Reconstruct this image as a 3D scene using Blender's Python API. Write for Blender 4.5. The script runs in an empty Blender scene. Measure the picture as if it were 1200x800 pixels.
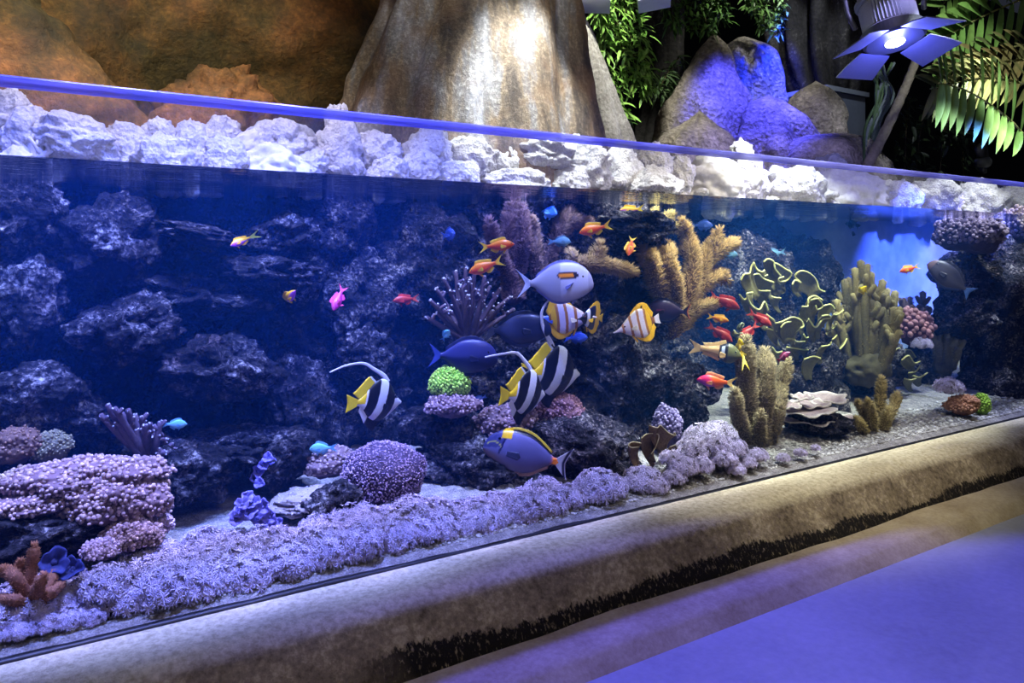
import bpy, bmesh, math, random
from math import sin, cos, pi, atan, tan, sqrt, radians
from mathutils import Vector, Matrix, noise
random.seed(7)
S = bpy.context.scene
COL = S.collection

# ------------------------------------------------------------------ camera
TH, D, CZ, F = 0.574, 2.45, 1.335, 900.0
HZ = 297.0
cd = bpy.data.cameras.new('camera'); cam = bpy.data.objects.new('camera', cd); COL.objects.link(cam)
cd.sensor_width = 36; cd.lens = 27; cd.shift_y = -(400-HZ)/1200; cd.clip_end = 200
cam.location = (0, -D, CZ); cam.rotation_euler = (pi/2, 0, -TH)
S.camera = cam

def depth(u, Y):
    a = atan((u-600)/F); return (D+Y)*cos(a)/cos(TH+a)
def at(u, v, Y):
    """the point of the plane y = Y seen at (u, v) of the photograph"""
    a = atan((u-600)/F); d = depth(u, Y)
    return Vector(((D+Y)*tan(TH+a), Y, CZ-(v-HZ)*d/F))
def px(u, Y): return depth(u, Y)/F          # metres per pixel there
def rightdir(u):
    a = TH+atan((u-600)/F); return Vector((cos(a), -sin(a), 0))

def lin(c):
    return tuple((x/12.92 if x <= .04045 else ((x+.055)/1.055)**2.4) for x in (c[0]/255, c[1]/255, c[2]/255))
def mix(a, b, t):
    t = max(0., min(1., t)); return tuple(a[i]*(1-t)+b[i]*t for i in range(3))
def sst(a, b, x):
    t = max(0., min(1., (x-a)/(b-a))); return t*t*(3-2*t)
def interp(tab, x):
    if x <= tab[0][0]: return tab[0][1]
    for i in range(len(tab)-1):
        x0, y0 = tab[i]; x1, y1 = tab[i+1]
        if x <= x1:
            m0 = (tab[i+1][1]-tab[i-1][1])/(tab[i+1][0]-tab[i-1][0]) if i > 0 else (y1-y0)/(x1-x0)
            m1 = (tab[i+2][1]-tab[i][1])/(tab[i+2][0]-tab[i][0]) if i+2 < len(tab) else (y1-y0)/(x1-x0)
            h = x1-x0; t = (x-x0)/h
            return (2*t**3-3*t*t+1)*y0+(t**3-2*t*t+t)*h*m0+(-2*t**3+3*t*t)*y1+(t**3-t*t)*h*m1
    return tab[-1][1]
def catmull(pts, n):
    """resample a polyline of vectors smoothly, n points per span"""
    P = [Vector(p) for p in pts]
    if len(P) == 2: return [P[0].lerp(P[1], i/n) for i in range(n+1)]
    out = []
    for i in range(len(P)-1):
        a = P[i-1] if i else P[0]*2-P[1]
        b, c = P[i], P[i+1]
        d = P[i+2] if i+2 < len(P) else P[-1]*2-P[-2]
        for k in range(n):
            t = k/n
            out.append(.5*((2*b)+(c-a)*t+(2*a-5*b+4*c-d)*t*t+(3*b-a-3*c+d)*t**3))
    out.append(P[-1]); return out

# ------------------------------------------------------------------ mesh builder
ICO = {}
def ico(sub):
    if sub not in ICO:
        bm = bmesh.new(); bmesh.ops.create_icosphere(bm, subdivisions=sub, radius=1)
        ICO[sub] = ([v.co.copy() for v in bm.verts], [tuple(v.index for v in f.verts) for f in bm.faces]); bm.free()
    return ICO[sub]

class MB:
    def __init__(s): s.v = []; s.f = []; s.c = []
    def add(s, vs, fs, col):
        b = len(s.v); s.v += [tuple(p) for p in vs]
        s.f += [tuple(i+b for i in f) for f in fs]
        if callable(col): s.c += [col(p) for p in vs]
        elif isinstance(col, list): s.c += col
        else: s.c += [col]*len(vs)
        return s
    def tube(s, pts, rad, seg=8, col=(.5,.5,.5), cap=True):
        n = len(pts); vs = []; cs = []
        pts = [Vector(p) for p in pts]
        T = (pts[1]-pts[0]).normalized()
        N = T.orthogonal().normalized()
        for i, p in enumerate(pts):
            t = (pts[min(i+1, n-1)]-pts[max(i-1, 0)])
            if t.length > 1e-9: T = t.normalized()
            N = (N-T*N.dot(T))
            N = N.normalized() if N.length > 1e-6 else T.orthogonal().normalized()
            B = T.cross(N); r = rad(i/(n-1)) if callable(rad) else (rad[i] if isinstance(rad, list) else rad)
            for k in range(seg):
                a = 2*pi*k/seg; vs.append(p+N*(cos(a)*r)+B*(sin(a)*r))
                cs.append(col(i/(n-1)) if callable(col) else col)
        fs = [(i*seg+k, i*seg+(k+1) % seg, (i+1)*seg+(k+1) % seg, (i+1)*seg+k) for i in range(n-1) for k in range(seg)]
        if cap:
            for i, e in ((0, -1), (n-1, 1)):
                r = (vs[i*seg]-pts[i]).length
                d = (pts[min(i+1, n-1)]-pts[max(i-1, 0)]).normalized()*e
                c = len(vs); vs.append(pts[i]+d*r*.6); cs.append(cs[i*seg])
                for k in range(seg):
                    a, b2 = i*seg+k, i*seg+(k+1) % seg
                    fs.append((a, b2, c) if e > 0 else (b2, a, c))
        return s.add(vs, fs, cs)
    def ball(s, c, r, sub=2, col=(.5,.5,.5), sc=(1,1,1), fn=None):
        V, Fc = ico(sub); c = Vector(c)
        vs = [c+Vector((p.x*sc[0], p.y*sc[1], p.z*sc[2]))*(r*(fn(p) if fn else 1)) for p in V]
        return s.add(vs, Fc, col)
    def box(s, lo, hi, col=(.5,.5,.5)):
        x0,y0,z0 = lo; x1,y1,z1 = hi
        vs = [Vector(p) for p in ((x0,y0,z0),(x1,y0,z0),(x1,y1,z0),(x0,y1,z0),(x0,y0,z1),(x1,y0,z1),(x1,y1,z1),(x0,y1,z1))]
        return s.add(vs, [(0,3,2,1),(4,5,6,7),(0,1,5,4),(1,2,6,5),(2,3,7,6),(3,0,4,7)], col)
    def spike(s, p, d, l, w, col):
        d = d.normalized(); n = d.orthogonal().normalized(); b = d.cross(n)
        vs = [p+n*w, p-n*(w*.5)+b*(w*.87), p-n*(w*.5)-b*(w*.87), p+d*l]
        return s.add(vs, [(0,1,3),(1,2,3),(2,0,3)], col)
    def grid(s, rows, col=(.5,.5,.5), closed=False):
        nr, nc = len(rows), len(rows[0])
        vs = [p for r in rows for p in r]
        fs = []
        for i in range(nr-1):
            for j in range(nc if closed else nc-1):
                k = (j+1) % nc
                fs.append((i*nc+j, i*nc+k, (i+1)*nc+k, (i+1)*nc+j))
        return s.add(vs, fs, col)
    def slab(s, rows, th, col, closed=False):
        """a sheet with thickness th(i, j)"""
        nr, nc = len(rows), len(rows[0])
        N = []
        for i in range(nr):
            for j in range(nc):
                a = rows[min(i+1, nr-1)][j]-rows[max(i-1, 0)][j]
                b = (rows[i][(j+1) % nc]-rows[i][j-1]) if closed else rows[i][min(j+1, nc-1)]-rows[i][max(j-1, 0)]
                n = a.cross(b); N.append(n.normalized() if n.length > 1e-12 else Vector((0,1,0)))
        P = [p for r in rows for p in r]
        t = th if callable(th) else (lambda i, j: th)
        top = [P[i*nc+j]+N[i*nc+j]*t(i, j)*.5 for i in range(nr) for j in range(nc)]
        bot = [P[i*nc+j]-N[i*nc+j]*t(i, j)*.5 for i in range(nr) for j in range(nc)]
        m = nr*nc; fs = []
        for i in range(nr-1):
            for j in range(nc if closed else nc-1):
                k = (j+1) % nc
                a, b, c, d = i*nc+j, i*nc+k, (i+1)*nc+k, (i+1)*nc+j
                fs += [(a, b, c, d), (d+m, c+m, b+m, a+m)]
        for j in range(nc if closed else nc-1):
            k = (j+1) % nc
            fs += [(j, j+m, k+m, k), ((nr-1)*nc+k, (nr-1)*nc+k+m, (nr-1)*nc+j+m, (nr-1)*nc+j)]
        if not closed:
            for i in range(nr-1):
                fs += [(i*nc, (i+1)*nc, (i+1)*nc+m, i*nc+m), (i*nc+nc-1+m, (i+1)*nc+nc-1+m, (i+1)*nc+nc-1, i*nc+nc-1)]
        if callable(col):
            cs = [col(i/(nr-1), j/max(1, nc-1)) for i in range(nr) for j in range(nc)]; cs = cs+cs
        else: cs = col
        return s.add(top+bot, fs, cs)
    def build(s, name, mat, parent=None, smooth=True, origin=None):
        me = bpy.data.meshes.new(name)
        vs = s.v
        if origin is not None:
            o = Vector(origin); vs = [tuple(Vector(p)-o) for p in vs]
        me.from_pydata(vs, [], s.f); me.update()
        ca = me.color_attributes.new('Col', 'FLOAT_COLOR', 'POINT')
        buf = []
        for c in s.c: buf += [c[0], c[1], c[2], 1.]
        ca.data.foreach_set('color', buf)
        if smooth: me.polygons.foreach_set('use_smooth', [True]*len(me.polygons))
        me.materials.append(mat)
        ob = bpy.data.objects.new(name, me); COL.objects.link(ob)
        if origin is not None: ob.location = origin
        if parent is not None: ob.parent = parent
        return ob

def tag(o, label=None, cat=None, group=None, kind=None):
    if label: o['label'] = label
    if cat: o['category'] = cat
    if group: o['group'] = group
    if kind: o['kind'] = kind
    return o
def empty(name, loc, label, cat, group=None):
    e = bpy.data.objects.new(name, None); COL.objects.link(e); e.location = loc; e.empty_display_size = .05
    return tag(e, label, cat, group)
def copy_tree(o, parent=None):
    c = o.copy(); COL.objects.link(c)
    if parent: c.parent = parent
    for ch in list(o.children): copy_tree(ch, c)
    return c

# ------------------------------------------------------------------ materials
class NT:
    def __init__(s, name):
        s.m = bpy.data.materials.new(name); s.m.use_nodes = True
        s.t = s.m.node_tree; s.t.nodes.clear()
        s.out = s.n('ShaderNodeOutputMaterial')
    def n(s, typ, **kw):
        nd = s.t.nodes.new(typ)
        for k, v in kw.items():
            if k.startswith('i_'):
                key = k[2:]; key = int(key) if key.isdigit() else key.replace('_', ' ')
                nd.inputs[key].default_value = v
            else: setattr(nd, k, v)
        return nd
    def l(s, a, b): s.t.links.new(a, b)
    def math(s, op, a, b=None, clamp=False):
        nd = s.n('ShaderNodeMath', operation=op); nd.use_clamp = clamp
        for i, x in enumerate((a, b)):
            if x is None: continue
            if hasattr(x, 'is_linked'): s.l(x, nd.inputs[i])
            else: nd.inputs[i].default_value = x
        return nd.outputs[0]
    def noise(s, scale, detail=4, rough=.55, vec=None, kind='ShaderNodeTexNoise'):
        nd = s.n(kind); nd.inputs['Scale'].default_value = scale
        if 'Detail' in nd.inputs: nd.inputs['Detail'].default_value = detail
        if 'Roughness' in nd.inputs: nd.inputs['Roughness'].default_value = rough
        if vec is not None: s.l(vec, nd.inputs['Vector'])
        return nd
    def ramp(s, fac, stops):
        r = s.n('ShaderNodeValToRGB'); e = r.color_ramp.elements
        while len(e) < len(stops): e.new(.5)
        for el, (p, c) in zip(e, stops):
            el.position = p; el.color = (c[0], c[1], c[2], 1)
        s.l(fac, r.inputs[0]); return r.outputs[0]
    def mixc(s, fac, a, b, mode='MIX'):
        nd = s.n('ShaderNodeMix', data_type='RGBA', blend_type=mode)
        for i, x in ((0, fac), (6, a), (7, b)):
            if hasattr(x, 'is_linked'): s.l(x, nd.inputs[i])
            elif i == 0: nd.inputs[i].default_value = x
            else: nd.inputs[i].default_value = (x[0], x[1], x[2], 1)
        return nd.outputs[2]
    def bump(s, h, strength=.5, dist=.01, normal=None):
        b = s.n('ShaderNodeBump'); b.inputs['Strength'].default_value = strength; b.inputs['Distance'].default_value = dist
        s.l(h, b.inputs['Height'])
        if normal is not None: s.l(normal, b.inputs['Normal'])
        return b.outputs[0]
    def bsdf(s, col, rough=.6, normal=None, spec=.4, **kw):
        b = s.n('ShaderNodeBsdfPrincipled')
        if hasattr(col, 'is_linked'): s.l(col, b.inputs['Base Color'])
        else: b.inputs['Base Color'].default_value = (col[0], col[1], col[2], 1)
        if hasattr(rough, 'is_linked'): s.l(rough, b.inputs['Roughness'])
        else: b.inputs['Roughness'].default_value = rough
        b.inputs['Specular IOR Level'].default_value = spec
        if normal is not None: s.l(normal, b.inputs['Normal'])
        for k, v in kw.items(): b.inputs[k.replace('_', ' ')].default_value = v
        return b
    def done(s, sh): s.l(sh if hasattr(sh, 'is_linked') else sh.outputs[0], s.out.inputs['Surface']); return s.m
    def pos(s): return s.n('ShaderNodeNewGeometry').outputs['Position']
    def obj(s): return s.n('ShaderNodeTexCoord').outputs['Object']
    def sep(s, v):
        n = s.n('ShaderNodeSeparateXYZ'); s.l(v, n.inputs[0]); return n.outputs
    def scaled(s, vec, sc):
        m = s.n('ShaderNodeVectorMath', operation='MULTIPLY'); s.l(vec, m.inputs[0]); m.inputs[1].default_value = sc; return m.outputs[0]

def attr_mat(name, rough=.6, var=.25, scale=60, bump=.3, bdist=.004, spec=.4, sss=0., flip=False):
    t = NT(name)
    a = t.n('ShaderNodeVertexColor', layer_name='Col').outputs[0]
    n = t.noise(scale, 4, .6, t.obj())
    f = t.n('ShaderNodeMapRange'); t.l(n.outputs[0], f.inputs[0])
    f.inputs[1].default_value = .25; f.inputs[2].default_value = .75; f.inputs[3].default_value = 1-var; f.inputs[4].default_value = 1+var
    c = t.n('ShaderNodeVectorMath', operation='SCALE'); t.l(a, c.inputs[0]); t.l(f.outputs[0], c.inputs['Scale'])
    b = t.bsdf(c.outputs[0], rough, t.bump(n.outputs[0], bump, bdist) if bump else None, spec)
    return t.done(b)

M = {}
M['fish'] = attr_mat('fish_skin', .38, .06, 90, .05, .001, .5)
M['fin'] = attr_mat('fish_fin', .5, .15, 120, .1, .001, .4)
M['coral'] = attr_mat('soft_coral', .75, .3, 90, .4, .004, .3)
M['polyp'] = attr_mat('coral_polyp', .7, .15, 60, 0, .004, .3)
M['leaf'] = attr_mat('leaf', .45, .25, 14, .1, .002, .5)
M['wood'] = attr_mat('plant_stem', .8, .3, 40, .3, .003, .3)
M['eye'] = attr_mat('fish_eye', .12, 0, 10, 0, .001, .6)
M['metal'] = attr_mat('lamp_metal', .45, .08, 30, .05, .001, .5)

def rock_mat(name, stops, s1=9, s2=55, bump=1.0, dist=.02, rough=.9, tint=None, speck=None):
    t = NT(name); p = t.pos()
    n1 = t.noise(s1, 6, .62, p); n2 = t.noise(s2, 5, .65, p)
    vor = t.n('ShaderNodeTexVoronoi', feature='F1'); vor.inputs['Scale'].default_value = s2*.8; t.l(p, vor.inputs['Vector'])
    f = t.math('ADD', t.math('MULTIPLY', n1.outputs[0], .5), t.math('MULTIPLY', n2.outputs[0], .5))
    c = t.ramp(f, stops)
    if tint:
        nt = t.noise(3.5, 3, .5, p)
        c = t.mixc(t.ramp(nt.outputs[0], [(.45, (0,0,0)), (.65, (1,1,1))]), c, tint, 'MULTIPLY')
    if speck:
        ns = t.noise(s2*1.3, 3, .7, p)
        c = t.mixc(t.ramp(ns.outputs[0], [(speck[1], (0,0,0)), (speck[1]+.06, (1,1,1))]), c, speck[0])
    h = t.math('ADD', t.math('MULTIPLY', n2.outputs[0], .7), t.math('MULTIPLY', vor.outputs[0], .5))
    h = t.math('ADD', h, t.math('MULTIPLY', n1.outputs[0], .6))
    b = t.bsdf(c, rough, t.bump(h, bump, dist), .25)
    return t.done(b)

M['reef'] = rock_mat('live_rock', [(.38, lin((12,13,20))), (.5, lin((46,44,54))), (.56, lin((112,106,114))), (.63, lin((205,200,204)))], 9, 60, 1., .05,
                     tint=lin((160,146,150)))  # coralline speckle; crevice shade and ridge highlights are also put into the colour
M['dry'] = rock_mat('dry_coral_rock', [(.3, lin((165,160,158))), (.5, lin((212,208,204))), (.7, lin((238,236,232)))], 14, 80, .9, .016)
M['dry_smooth'] = rock_mat('dry_smooth_rock', [(.3, lin((190,184,180))), (.6, lin((226,222,218)))], 6, 50, .4, .008)
WZ = 1.598      # water level
GT = 1.812      # top of the glass
XL, XR = -1.2, 9.5
def nz(x, y=0., z=0., f=1.): return noise.noise(Vector((x*f, y*f, z*f)))
def fbm(p, o=4): return noise.fractal(p, 1.0, 2.0, o)

# --- ledge in front of the glass
def sill_material():
    t = NT('plastered_ledge'); p = t.pos(); x, y, z = t.sep(p)
    n1 = t.noise(5, 6, .6, p); n2 = t.noise(45, 5, .7, p)
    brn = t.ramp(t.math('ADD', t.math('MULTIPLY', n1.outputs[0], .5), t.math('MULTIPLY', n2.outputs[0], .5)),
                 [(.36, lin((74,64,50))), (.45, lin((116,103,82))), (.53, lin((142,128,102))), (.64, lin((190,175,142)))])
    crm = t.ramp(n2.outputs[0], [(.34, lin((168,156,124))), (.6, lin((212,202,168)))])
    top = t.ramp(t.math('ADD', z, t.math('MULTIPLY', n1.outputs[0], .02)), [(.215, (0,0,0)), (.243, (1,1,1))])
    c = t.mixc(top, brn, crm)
    # damp black growth creeping up from the base in vertical runs
    sv = t.noise(1, 3, .6, t.scaled(p, (75, 75, 2))); sw = t.noise(1.3, 3, .6, p)
    hgt = t.math('ADD', t.math('MULTIPLY', sv.outputs[0], .06), t.math('MULTIPLY', sw.outputs[0], .13))
    hgt = t.math('SUBTRACT', hgt, .045)
    edge = t.math('SUBTRACT', t.math('SUBTRACT', z, .057), hgt)
    m = t.ramp(t.math('ADD', t.math('MULTIPLY', edge, 20), .5), [(.42, (1,1,1)), (.6, (0,0,0))])
    br = t.ramp(t.noise(1, 4, .7, t.scaled(p, (90, 90, 9))).outputs[0], [(.34, (.2,.2,.2)), (.44, (1,1,1))])
    m2 = t.mixc(1., m, br, 'MULTIPLY')
    # no growth along the near end of the ledge
    rx = t.ramp(t.math('ADD', x, t.math('MULTIPLY', n1.outputs[0], .4)), [(.7/4, (0,0,0)), (1.1/4, (1,1,1))])
    rx = t.ramp(t.math('MULTIPLY', t.math('ADD', x, t.math('MULTIPLY', sw.outputs[0], .6)), .25), [(.27, (0,0,0)), (.36, (1,1,1))])
    m3 = t.mixc(1., m2, rx, 'MULTIPLY')
    c = t.mixc(m3, c, lin((22,19,17)))
    h = t.math('ADD', t.math('MULTIPLY', n2.outputs[0], .5), n1.outputs[0])
    return t.done(t.bsdf(c, .85, t.bump(h, .8, .016), .25))
M['sill'] = sill_material()

def sweep(name, prof, mat, wob=.006, nx=240, x0=-2.5, x1=XR, fine=.0):
    mb = MB(); rows = []
    for i in range(nx+1):
        x = x0+(x1-x0)*i/nx; row = []
        for (y, z, w) in prof:
            k = nz(x*1.4, y*3, z*3)*wob*w+nz(x*6, y*8+5, z*8)*wob*.35*w
            row.append(Vector((x, y+k, z+k*.6)))
        rows.append(row)
    mb.grid([list(r) for r in zip(*rows)], (.6,.5,.4))
    return mb.build(name, mat)
sp = catmull([Vector((0, a, b)) for a, b in ((.03,.247),(-.02,.2475),(-.08,.249),(-.15,.247),(-.20,.235),(-.243,.212),(-.275,.175),(-.305,.13),(-.33,.09),(-.35,.05),(-.37,-.02))], 5)
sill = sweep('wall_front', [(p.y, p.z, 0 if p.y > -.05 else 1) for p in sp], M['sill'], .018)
tag(sill, 'low rounded plaster ledge under the aquarium glass with black damp growth along its foot', 'ledge', kind='structure')

def floor_material():
    t = NT('polished_concrete'); p = t.pos()
    n1 = t.noise(1.2, 5, .6, p); n2 = t.noise(30, 4, .65, p)
    c = t.ramp(t.math('ADD', t.math('MULTIPLY', n1.outputs[0], .7), t.math('MULTIPLY', n2.outputs[0], .3)),
               [(.35, lin((138,140,142))), (.65, lin((172,174,176)))])
    return t.done(t.bsdf(c, .42, t.bump(n2.outputs[0], .12, .003), .4))
M['floor'] = floor_material()
fb = MB(); fb.grid([[Vector((x, y, 0)) for x in (-4, 0, 4, 10)] for y in (-6, -3, -.5, .1)], (.5,.5,.5))
tag(fb.build('floor', M['floor'], smooth=False), 'grey polished concrete floor in front of the ledge', 'floor', kind='structure')
def kerb_material():
    t = NT('kerb_plaster'); p = t.pos()
    n1 = t.noise(4, 5, .6, p); n2 = t.noise(60, 4, .7, p)
    c = t.ramp(t.math('ADD', t.math('MULTIPLY', n1.outputs[0], .6), t.math('MULTIPLY', n2.outputs[0], .4)),
               [(.35, lin((140,124,92))), (.65, lin((186,172,140)))])
    return t.done(t.bsdf(c, .7, t.bump(n2.outputs[0], .3, .004), .3))
M['kerb'] = kerb_material()
kp = catmull([Vector((0, a, b)) for a, b in ((-.32,.060),(-.40,.058),(-.47,.056),(-.508,.048),(-.530,.032),(-.556,.010),(-.575,-.008))], 5)
tag(sweep('trim_1', [(p.y, p.z, 1) for p in kp], M['kerb'], .006), 'low tan plaster step along the foot of the ledge', 'step', kind='structure')

# --- gravel bed and reef backdrop
def bedz(x, y):
    return .254+.012*sst(0, .04, y)+.125*max(0, y-.05)+.02*nz(x, y, 3, 2.2)*min(1, y*4)+.006*nz(x, y, 9, 14)*min(1, .2+y*4)
M['gravel'] = rock_mat('coral_gravel', [(.32, lin((92,88,92))), (.5, lin((160,154,152))), (.66, lin((214,208,204)))], 24, 150, 1., .012)
gb = MB(); NX, NY = 420, 46
gb.grid([[Vector((XL+(XR-XL)*i/NX, .003+1.64*j/NY, bedz(XL+(XR-XL)*i/NX, .003+1.64*j/NY))) for i in range(NX+1)] for j in range(NY+1)])
tag(gb.build('seabed', M['gravel']), 'pale coral sand bed of the aquarium', 'sand bed', kind='structure')
pb = MB(); rng = random.Random(3)
for k in range(5200):
    x = -.3+6.6*rng.random()**.8; y = .05+.34*rng.random()**1.8
    r = rng.uniform(.003, .0085)*(1+.1*x); g = rng.uniform(.55, 1.15)
    c = mix(lin((150,144,142)), lin((226,222,220)), rng.random()); c = tuple(q*g for q in c)
    pb.ball((x, y, bedz(x, y)+r*.3), r, 1, c, (rng.uniform(.7,1.5), rng.uniform(.7,1.3), rng.uniform(.4,.9)))
tag(pb.build('gravel', M['polyp']), 'loose pale gravel strip lying along the bottom of the glass', 'gravel', kind='stuff')

def ywall(x):
    y = 1.28+.06*sin(x*2.1)
    y -= .22*math.exp(-((x-1.12)/.22)**2)                     # pillar of rock
    y -= .30*math.exp(-((x+.15)/.35)**2)
    y -= .55*sst(1.75, 2.25, x)*(1-sst(2.92, 3.12, x))
    y += .05*sst(3.1, 3.6, x)
    return y
def reef_pt(x, z):
    t = (z-.2)/1.4
    y = ywall(x)-.10*(1-t)**2*2
    p = Vector((x, z*1.15, 0))
    y -= .16*fbm(p*2.3+Vector((4,1,7)), 5)+.07*noise.ridged_multi_fractal(p*5+Vector((1,8,3)), 1., 2., 4, 1., 2.)-.06
    y -= .035*fbm(p*19, 3)
    return Vector((x, max(.34, y), z))
rb = MB(); NX, NZ = 620, 96
rb.grid([[reef_pt(XL+(XR-XL)*i/NX, .2+1.43*j/NZ) for i in range(NX+1)] for j in range(NZ+1)])
top = [reef_pt(XL+(XR-XL)*i/NX, 1.63) for i in range(NX+1)]
rb.grid([top, [Vector((p.x, p.y+.25, 1.62)) for p in top], [Vector((p.x, 2.2, 1.60)) for p in top]])
tag(rb.build('reef_backdrop', M['reef']), 'dark pitted reef rock wall at the back of the water', 'reef wall', kind='structure')

# --- the tank: thick glass, seal, water
tank = empty('aquarium', (2, .02, .25), 'long glass-fronted aquarium tank standing on the plaster ledge', 'aquarium')
tank.location = (0, 0, 0)
def glass_material():
    t = NT('clear_pane'); p = t.pos(); x, y, z = t.sep(p)
    tr = t.n('ShaderNodeBsdfTransparent'); tr.inputs[0].default_value = (.97, .98, .99, 1)
    gl = t.n('ShaderNodeBsdfGlossy'); gl.inputs['Roughness'].default_value = .03
    fr = t.n('ShaderNodeFresnel'); fr.inputs[0].default_value = 1.25
    m = t.n('ShaderNodeMixShader'); t.l(t.math('MULTIPLY', fr.outputs[0], .35), m.inputs[0]); t.l(tr.outputs[0], m.inputs[1]); t.l(gl.outputs[0], m.inputs[2])
    # salt film on the dry part of the pane
    df = t.n('ShaderNodeBsdfDiffuse'); df.inputs[0].default_value = (.8, .8, .85, 1)
    tl = t.n('ShaderNodeBsdfTranslucent'); tl.inputs[0].default_value = (.8, .8, .85, 1)
    ad = t.n('ShaderNodeMixShader'); ad.inputs[0].default_value = .5; t.l(df.outputs[0], ad.inputs[1]); t.l(tl.outputs[0], ad.inputs[2])
    n = t.noise(1, 5, .6, t.scaled(p, (9, 9, 4)))
    sp = t.ramp(t.noise(60, 2, .6, p).outputs[0], [(.70, (0,0,0)), (.74, (.5,.5,.5))])
    up = t.ramp(t.math('SUBTRACT', z, WZ), [(0, (0,0,0)), (.01, (1,1,1))])
    fl = t.math('MULTIPLY', t.math('MULTIPLY', n.outputs[0], FILM), up)
    fl = t.math('ADD', fl, t.math('MULTIPLY', t.math('MULTIPLY', sp, up), .25))
    m2 = t.n('ShaderNodeMixShader'); t.l(fl, m2.inputs[0]); t.l(m.outputs[0], m2.inputs[1]); t.l(ad.outputs[0], m2.inputs[2])
    return t.done(m2)
FILM = .30
M['glass'] = glass_material()
mb = MB(); mb.grid([[Vector((x, 0.0, z)) for x in (XL, 0, 2, 4, 6, XR)] for z in (.246, WZ, GT-.035)])
g = mb.build('front_pane', M['glass'], tank, smooth=False)
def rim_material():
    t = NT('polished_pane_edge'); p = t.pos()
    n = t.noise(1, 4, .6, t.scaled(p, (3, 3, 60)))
    c = t.ramp(n.outputs[0], [(.35, lin((92,92,164))), (.65, lin((136,136,206)))])  # the blue reflection in the glass edge is put into this colour
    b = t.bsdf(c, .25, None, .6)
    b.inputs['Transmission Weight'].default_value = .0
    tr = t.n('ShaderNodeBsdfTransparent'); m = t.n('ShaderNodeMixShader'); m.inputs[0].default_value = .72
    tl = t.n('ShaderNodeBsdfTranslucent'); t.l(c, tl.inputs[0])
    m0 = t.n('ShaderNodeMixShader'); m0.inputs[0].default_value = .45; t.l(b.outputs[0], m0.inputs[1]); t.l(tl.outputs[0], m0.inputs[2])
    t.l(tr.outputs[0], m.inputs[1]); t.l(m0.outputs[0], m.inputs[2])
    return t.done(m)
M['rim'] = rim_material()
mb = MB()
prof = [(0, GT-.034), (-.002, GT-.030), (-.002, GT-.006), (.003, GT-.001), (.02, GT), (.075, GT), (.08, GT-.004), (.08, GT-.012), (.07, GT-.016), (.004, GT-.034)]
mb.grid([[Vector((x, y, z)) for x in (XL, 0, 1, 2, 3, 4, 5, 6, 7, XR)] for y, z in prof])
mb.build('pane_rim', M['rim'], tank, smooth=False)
M['seal'] = attr_mat('black_seal', .5, .2, 30, .2, .002)
mb = MB(); rows = []
for i in range(160):
    x = XL+(XR-XL)*i/159; h = .010+.006*nz(x, 2, 0, 3)+.003*nz(x, 7, 0, 9)-.006*sst(.6, 2.5, x)
    rows.append([Vector((x, -.012, .246)), Vector((x, -.010, .247+h*.6)), Vector((x, -.003, .247+h)), Vector((x, .012, .247+h)), Vector((x, .014, .246))])
mb.grid([list(r) for r in zip(*rows)], lin((16,17,24)))
mb.build('seal_strip', M['seal'], tank)
WSC, WAB = .115, .10
M['panel'] = rock_mat('pale_blue_panel', [(.3, lin((120,140,190))), (.7, lin((170,186,220)))], 2, 12, .15, .01)
mb = MB(); mb.grid([[Vector((x, 1.14+.5*(1-sst(4.5, 5.3, x))-.1*sst(6.2, 7.5, x)+.03*nz(x, z, 0, 2), z)) for x in [4.5+i*.1 for i in range(47)]] for z in (.2,.5,.8,1.1,1.4,1.61)])
b = mb.build('back_panel', M['panel'], tank); b['label'] = 'smooth pale blue rear panel glowing in blue light'
def water_material(surface):
    t = NT('water_surface' if surface else 'water_side')
    tr = t.n('ShaderNodeBsdfTransparent')
    if surface:
        p = t.pos()
        n = t.noise(1, 3, .6, t.scaled(p, (5, 16, 5))); n2 = t.noise(1, 2, .5, t.scaled(p, (2, 4, 2)))
        h = t.math('ADD', n.outputs[0], t.math('MULTIPLY', n2.outputs[0], 1.5))
        nb = t.bump(h, .35, .03)
        gl = t.n('ShaderNodeBsdfGlossy'); gl.inputs['Roughness'].default_value = .02; t.l(nb, gl.inputs['Normal'])
        lw = t.n('ShaderNodeLayerWeight'); lw.inputs[0].default_value = .5; t.l(nb, lw.inputs['Normal'])
        f = t.ramp(lw.outputs['Facing'], [(.62, (.03,.03,.03)), (.80, (.985,.985,.985))])
        m = t.n('ShaderNodeMixShader'); t.l(f, m.inputs[0]); t.l(tr.outputs[0], m.inputs[1]); t.l(gl.outputs[0], m.inputs[2])
        t.l(m.outputs[0], t.out.inputs['Surface'])
    else: t.l(tr.outputs[0], t.out.inputs['Surface'])
    sc = t.n('ShaderNodeVolumeScatter'); sc.inputs['Color'].default_value = (.045, .24, 1, 1); sc.inputs['Density'].default_value = WSC; sc.inputs['Anisotropy'].default_value = .2
    ab = t.n('ShaderNodeVolumeAbsorption'); ab.inputs['Color'].default_value = (.25, .7, 1, 1); ab.inputs['Density'].default_value = WAB
    ad = t.n('ShaderNodeAddShader'); t.l(sc.outputs[0], ad.inputs[0]); t.l(ab.outputs[0], ad.inputs[1])
    t.l(ad.outputs[0], t.out.inputs['Volume'])
    return t.m
M['water_top'] = water_material(True); M['water_side'] = water_material(False)
mb = MB(); mb.box((XL, .004, .15), (XR, 2.1, WZ))
w = mb.build('water', M['water_top'], smooth=False); w.data.materials.append(M['water_side'])
for p in w.data.polygons: p.material_index = 0 if p.normal.z > .5 else 1
tag(w, 'clear blue water filling the aquarium up to a rippled surface', 'water', kind='stuff')
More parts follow.
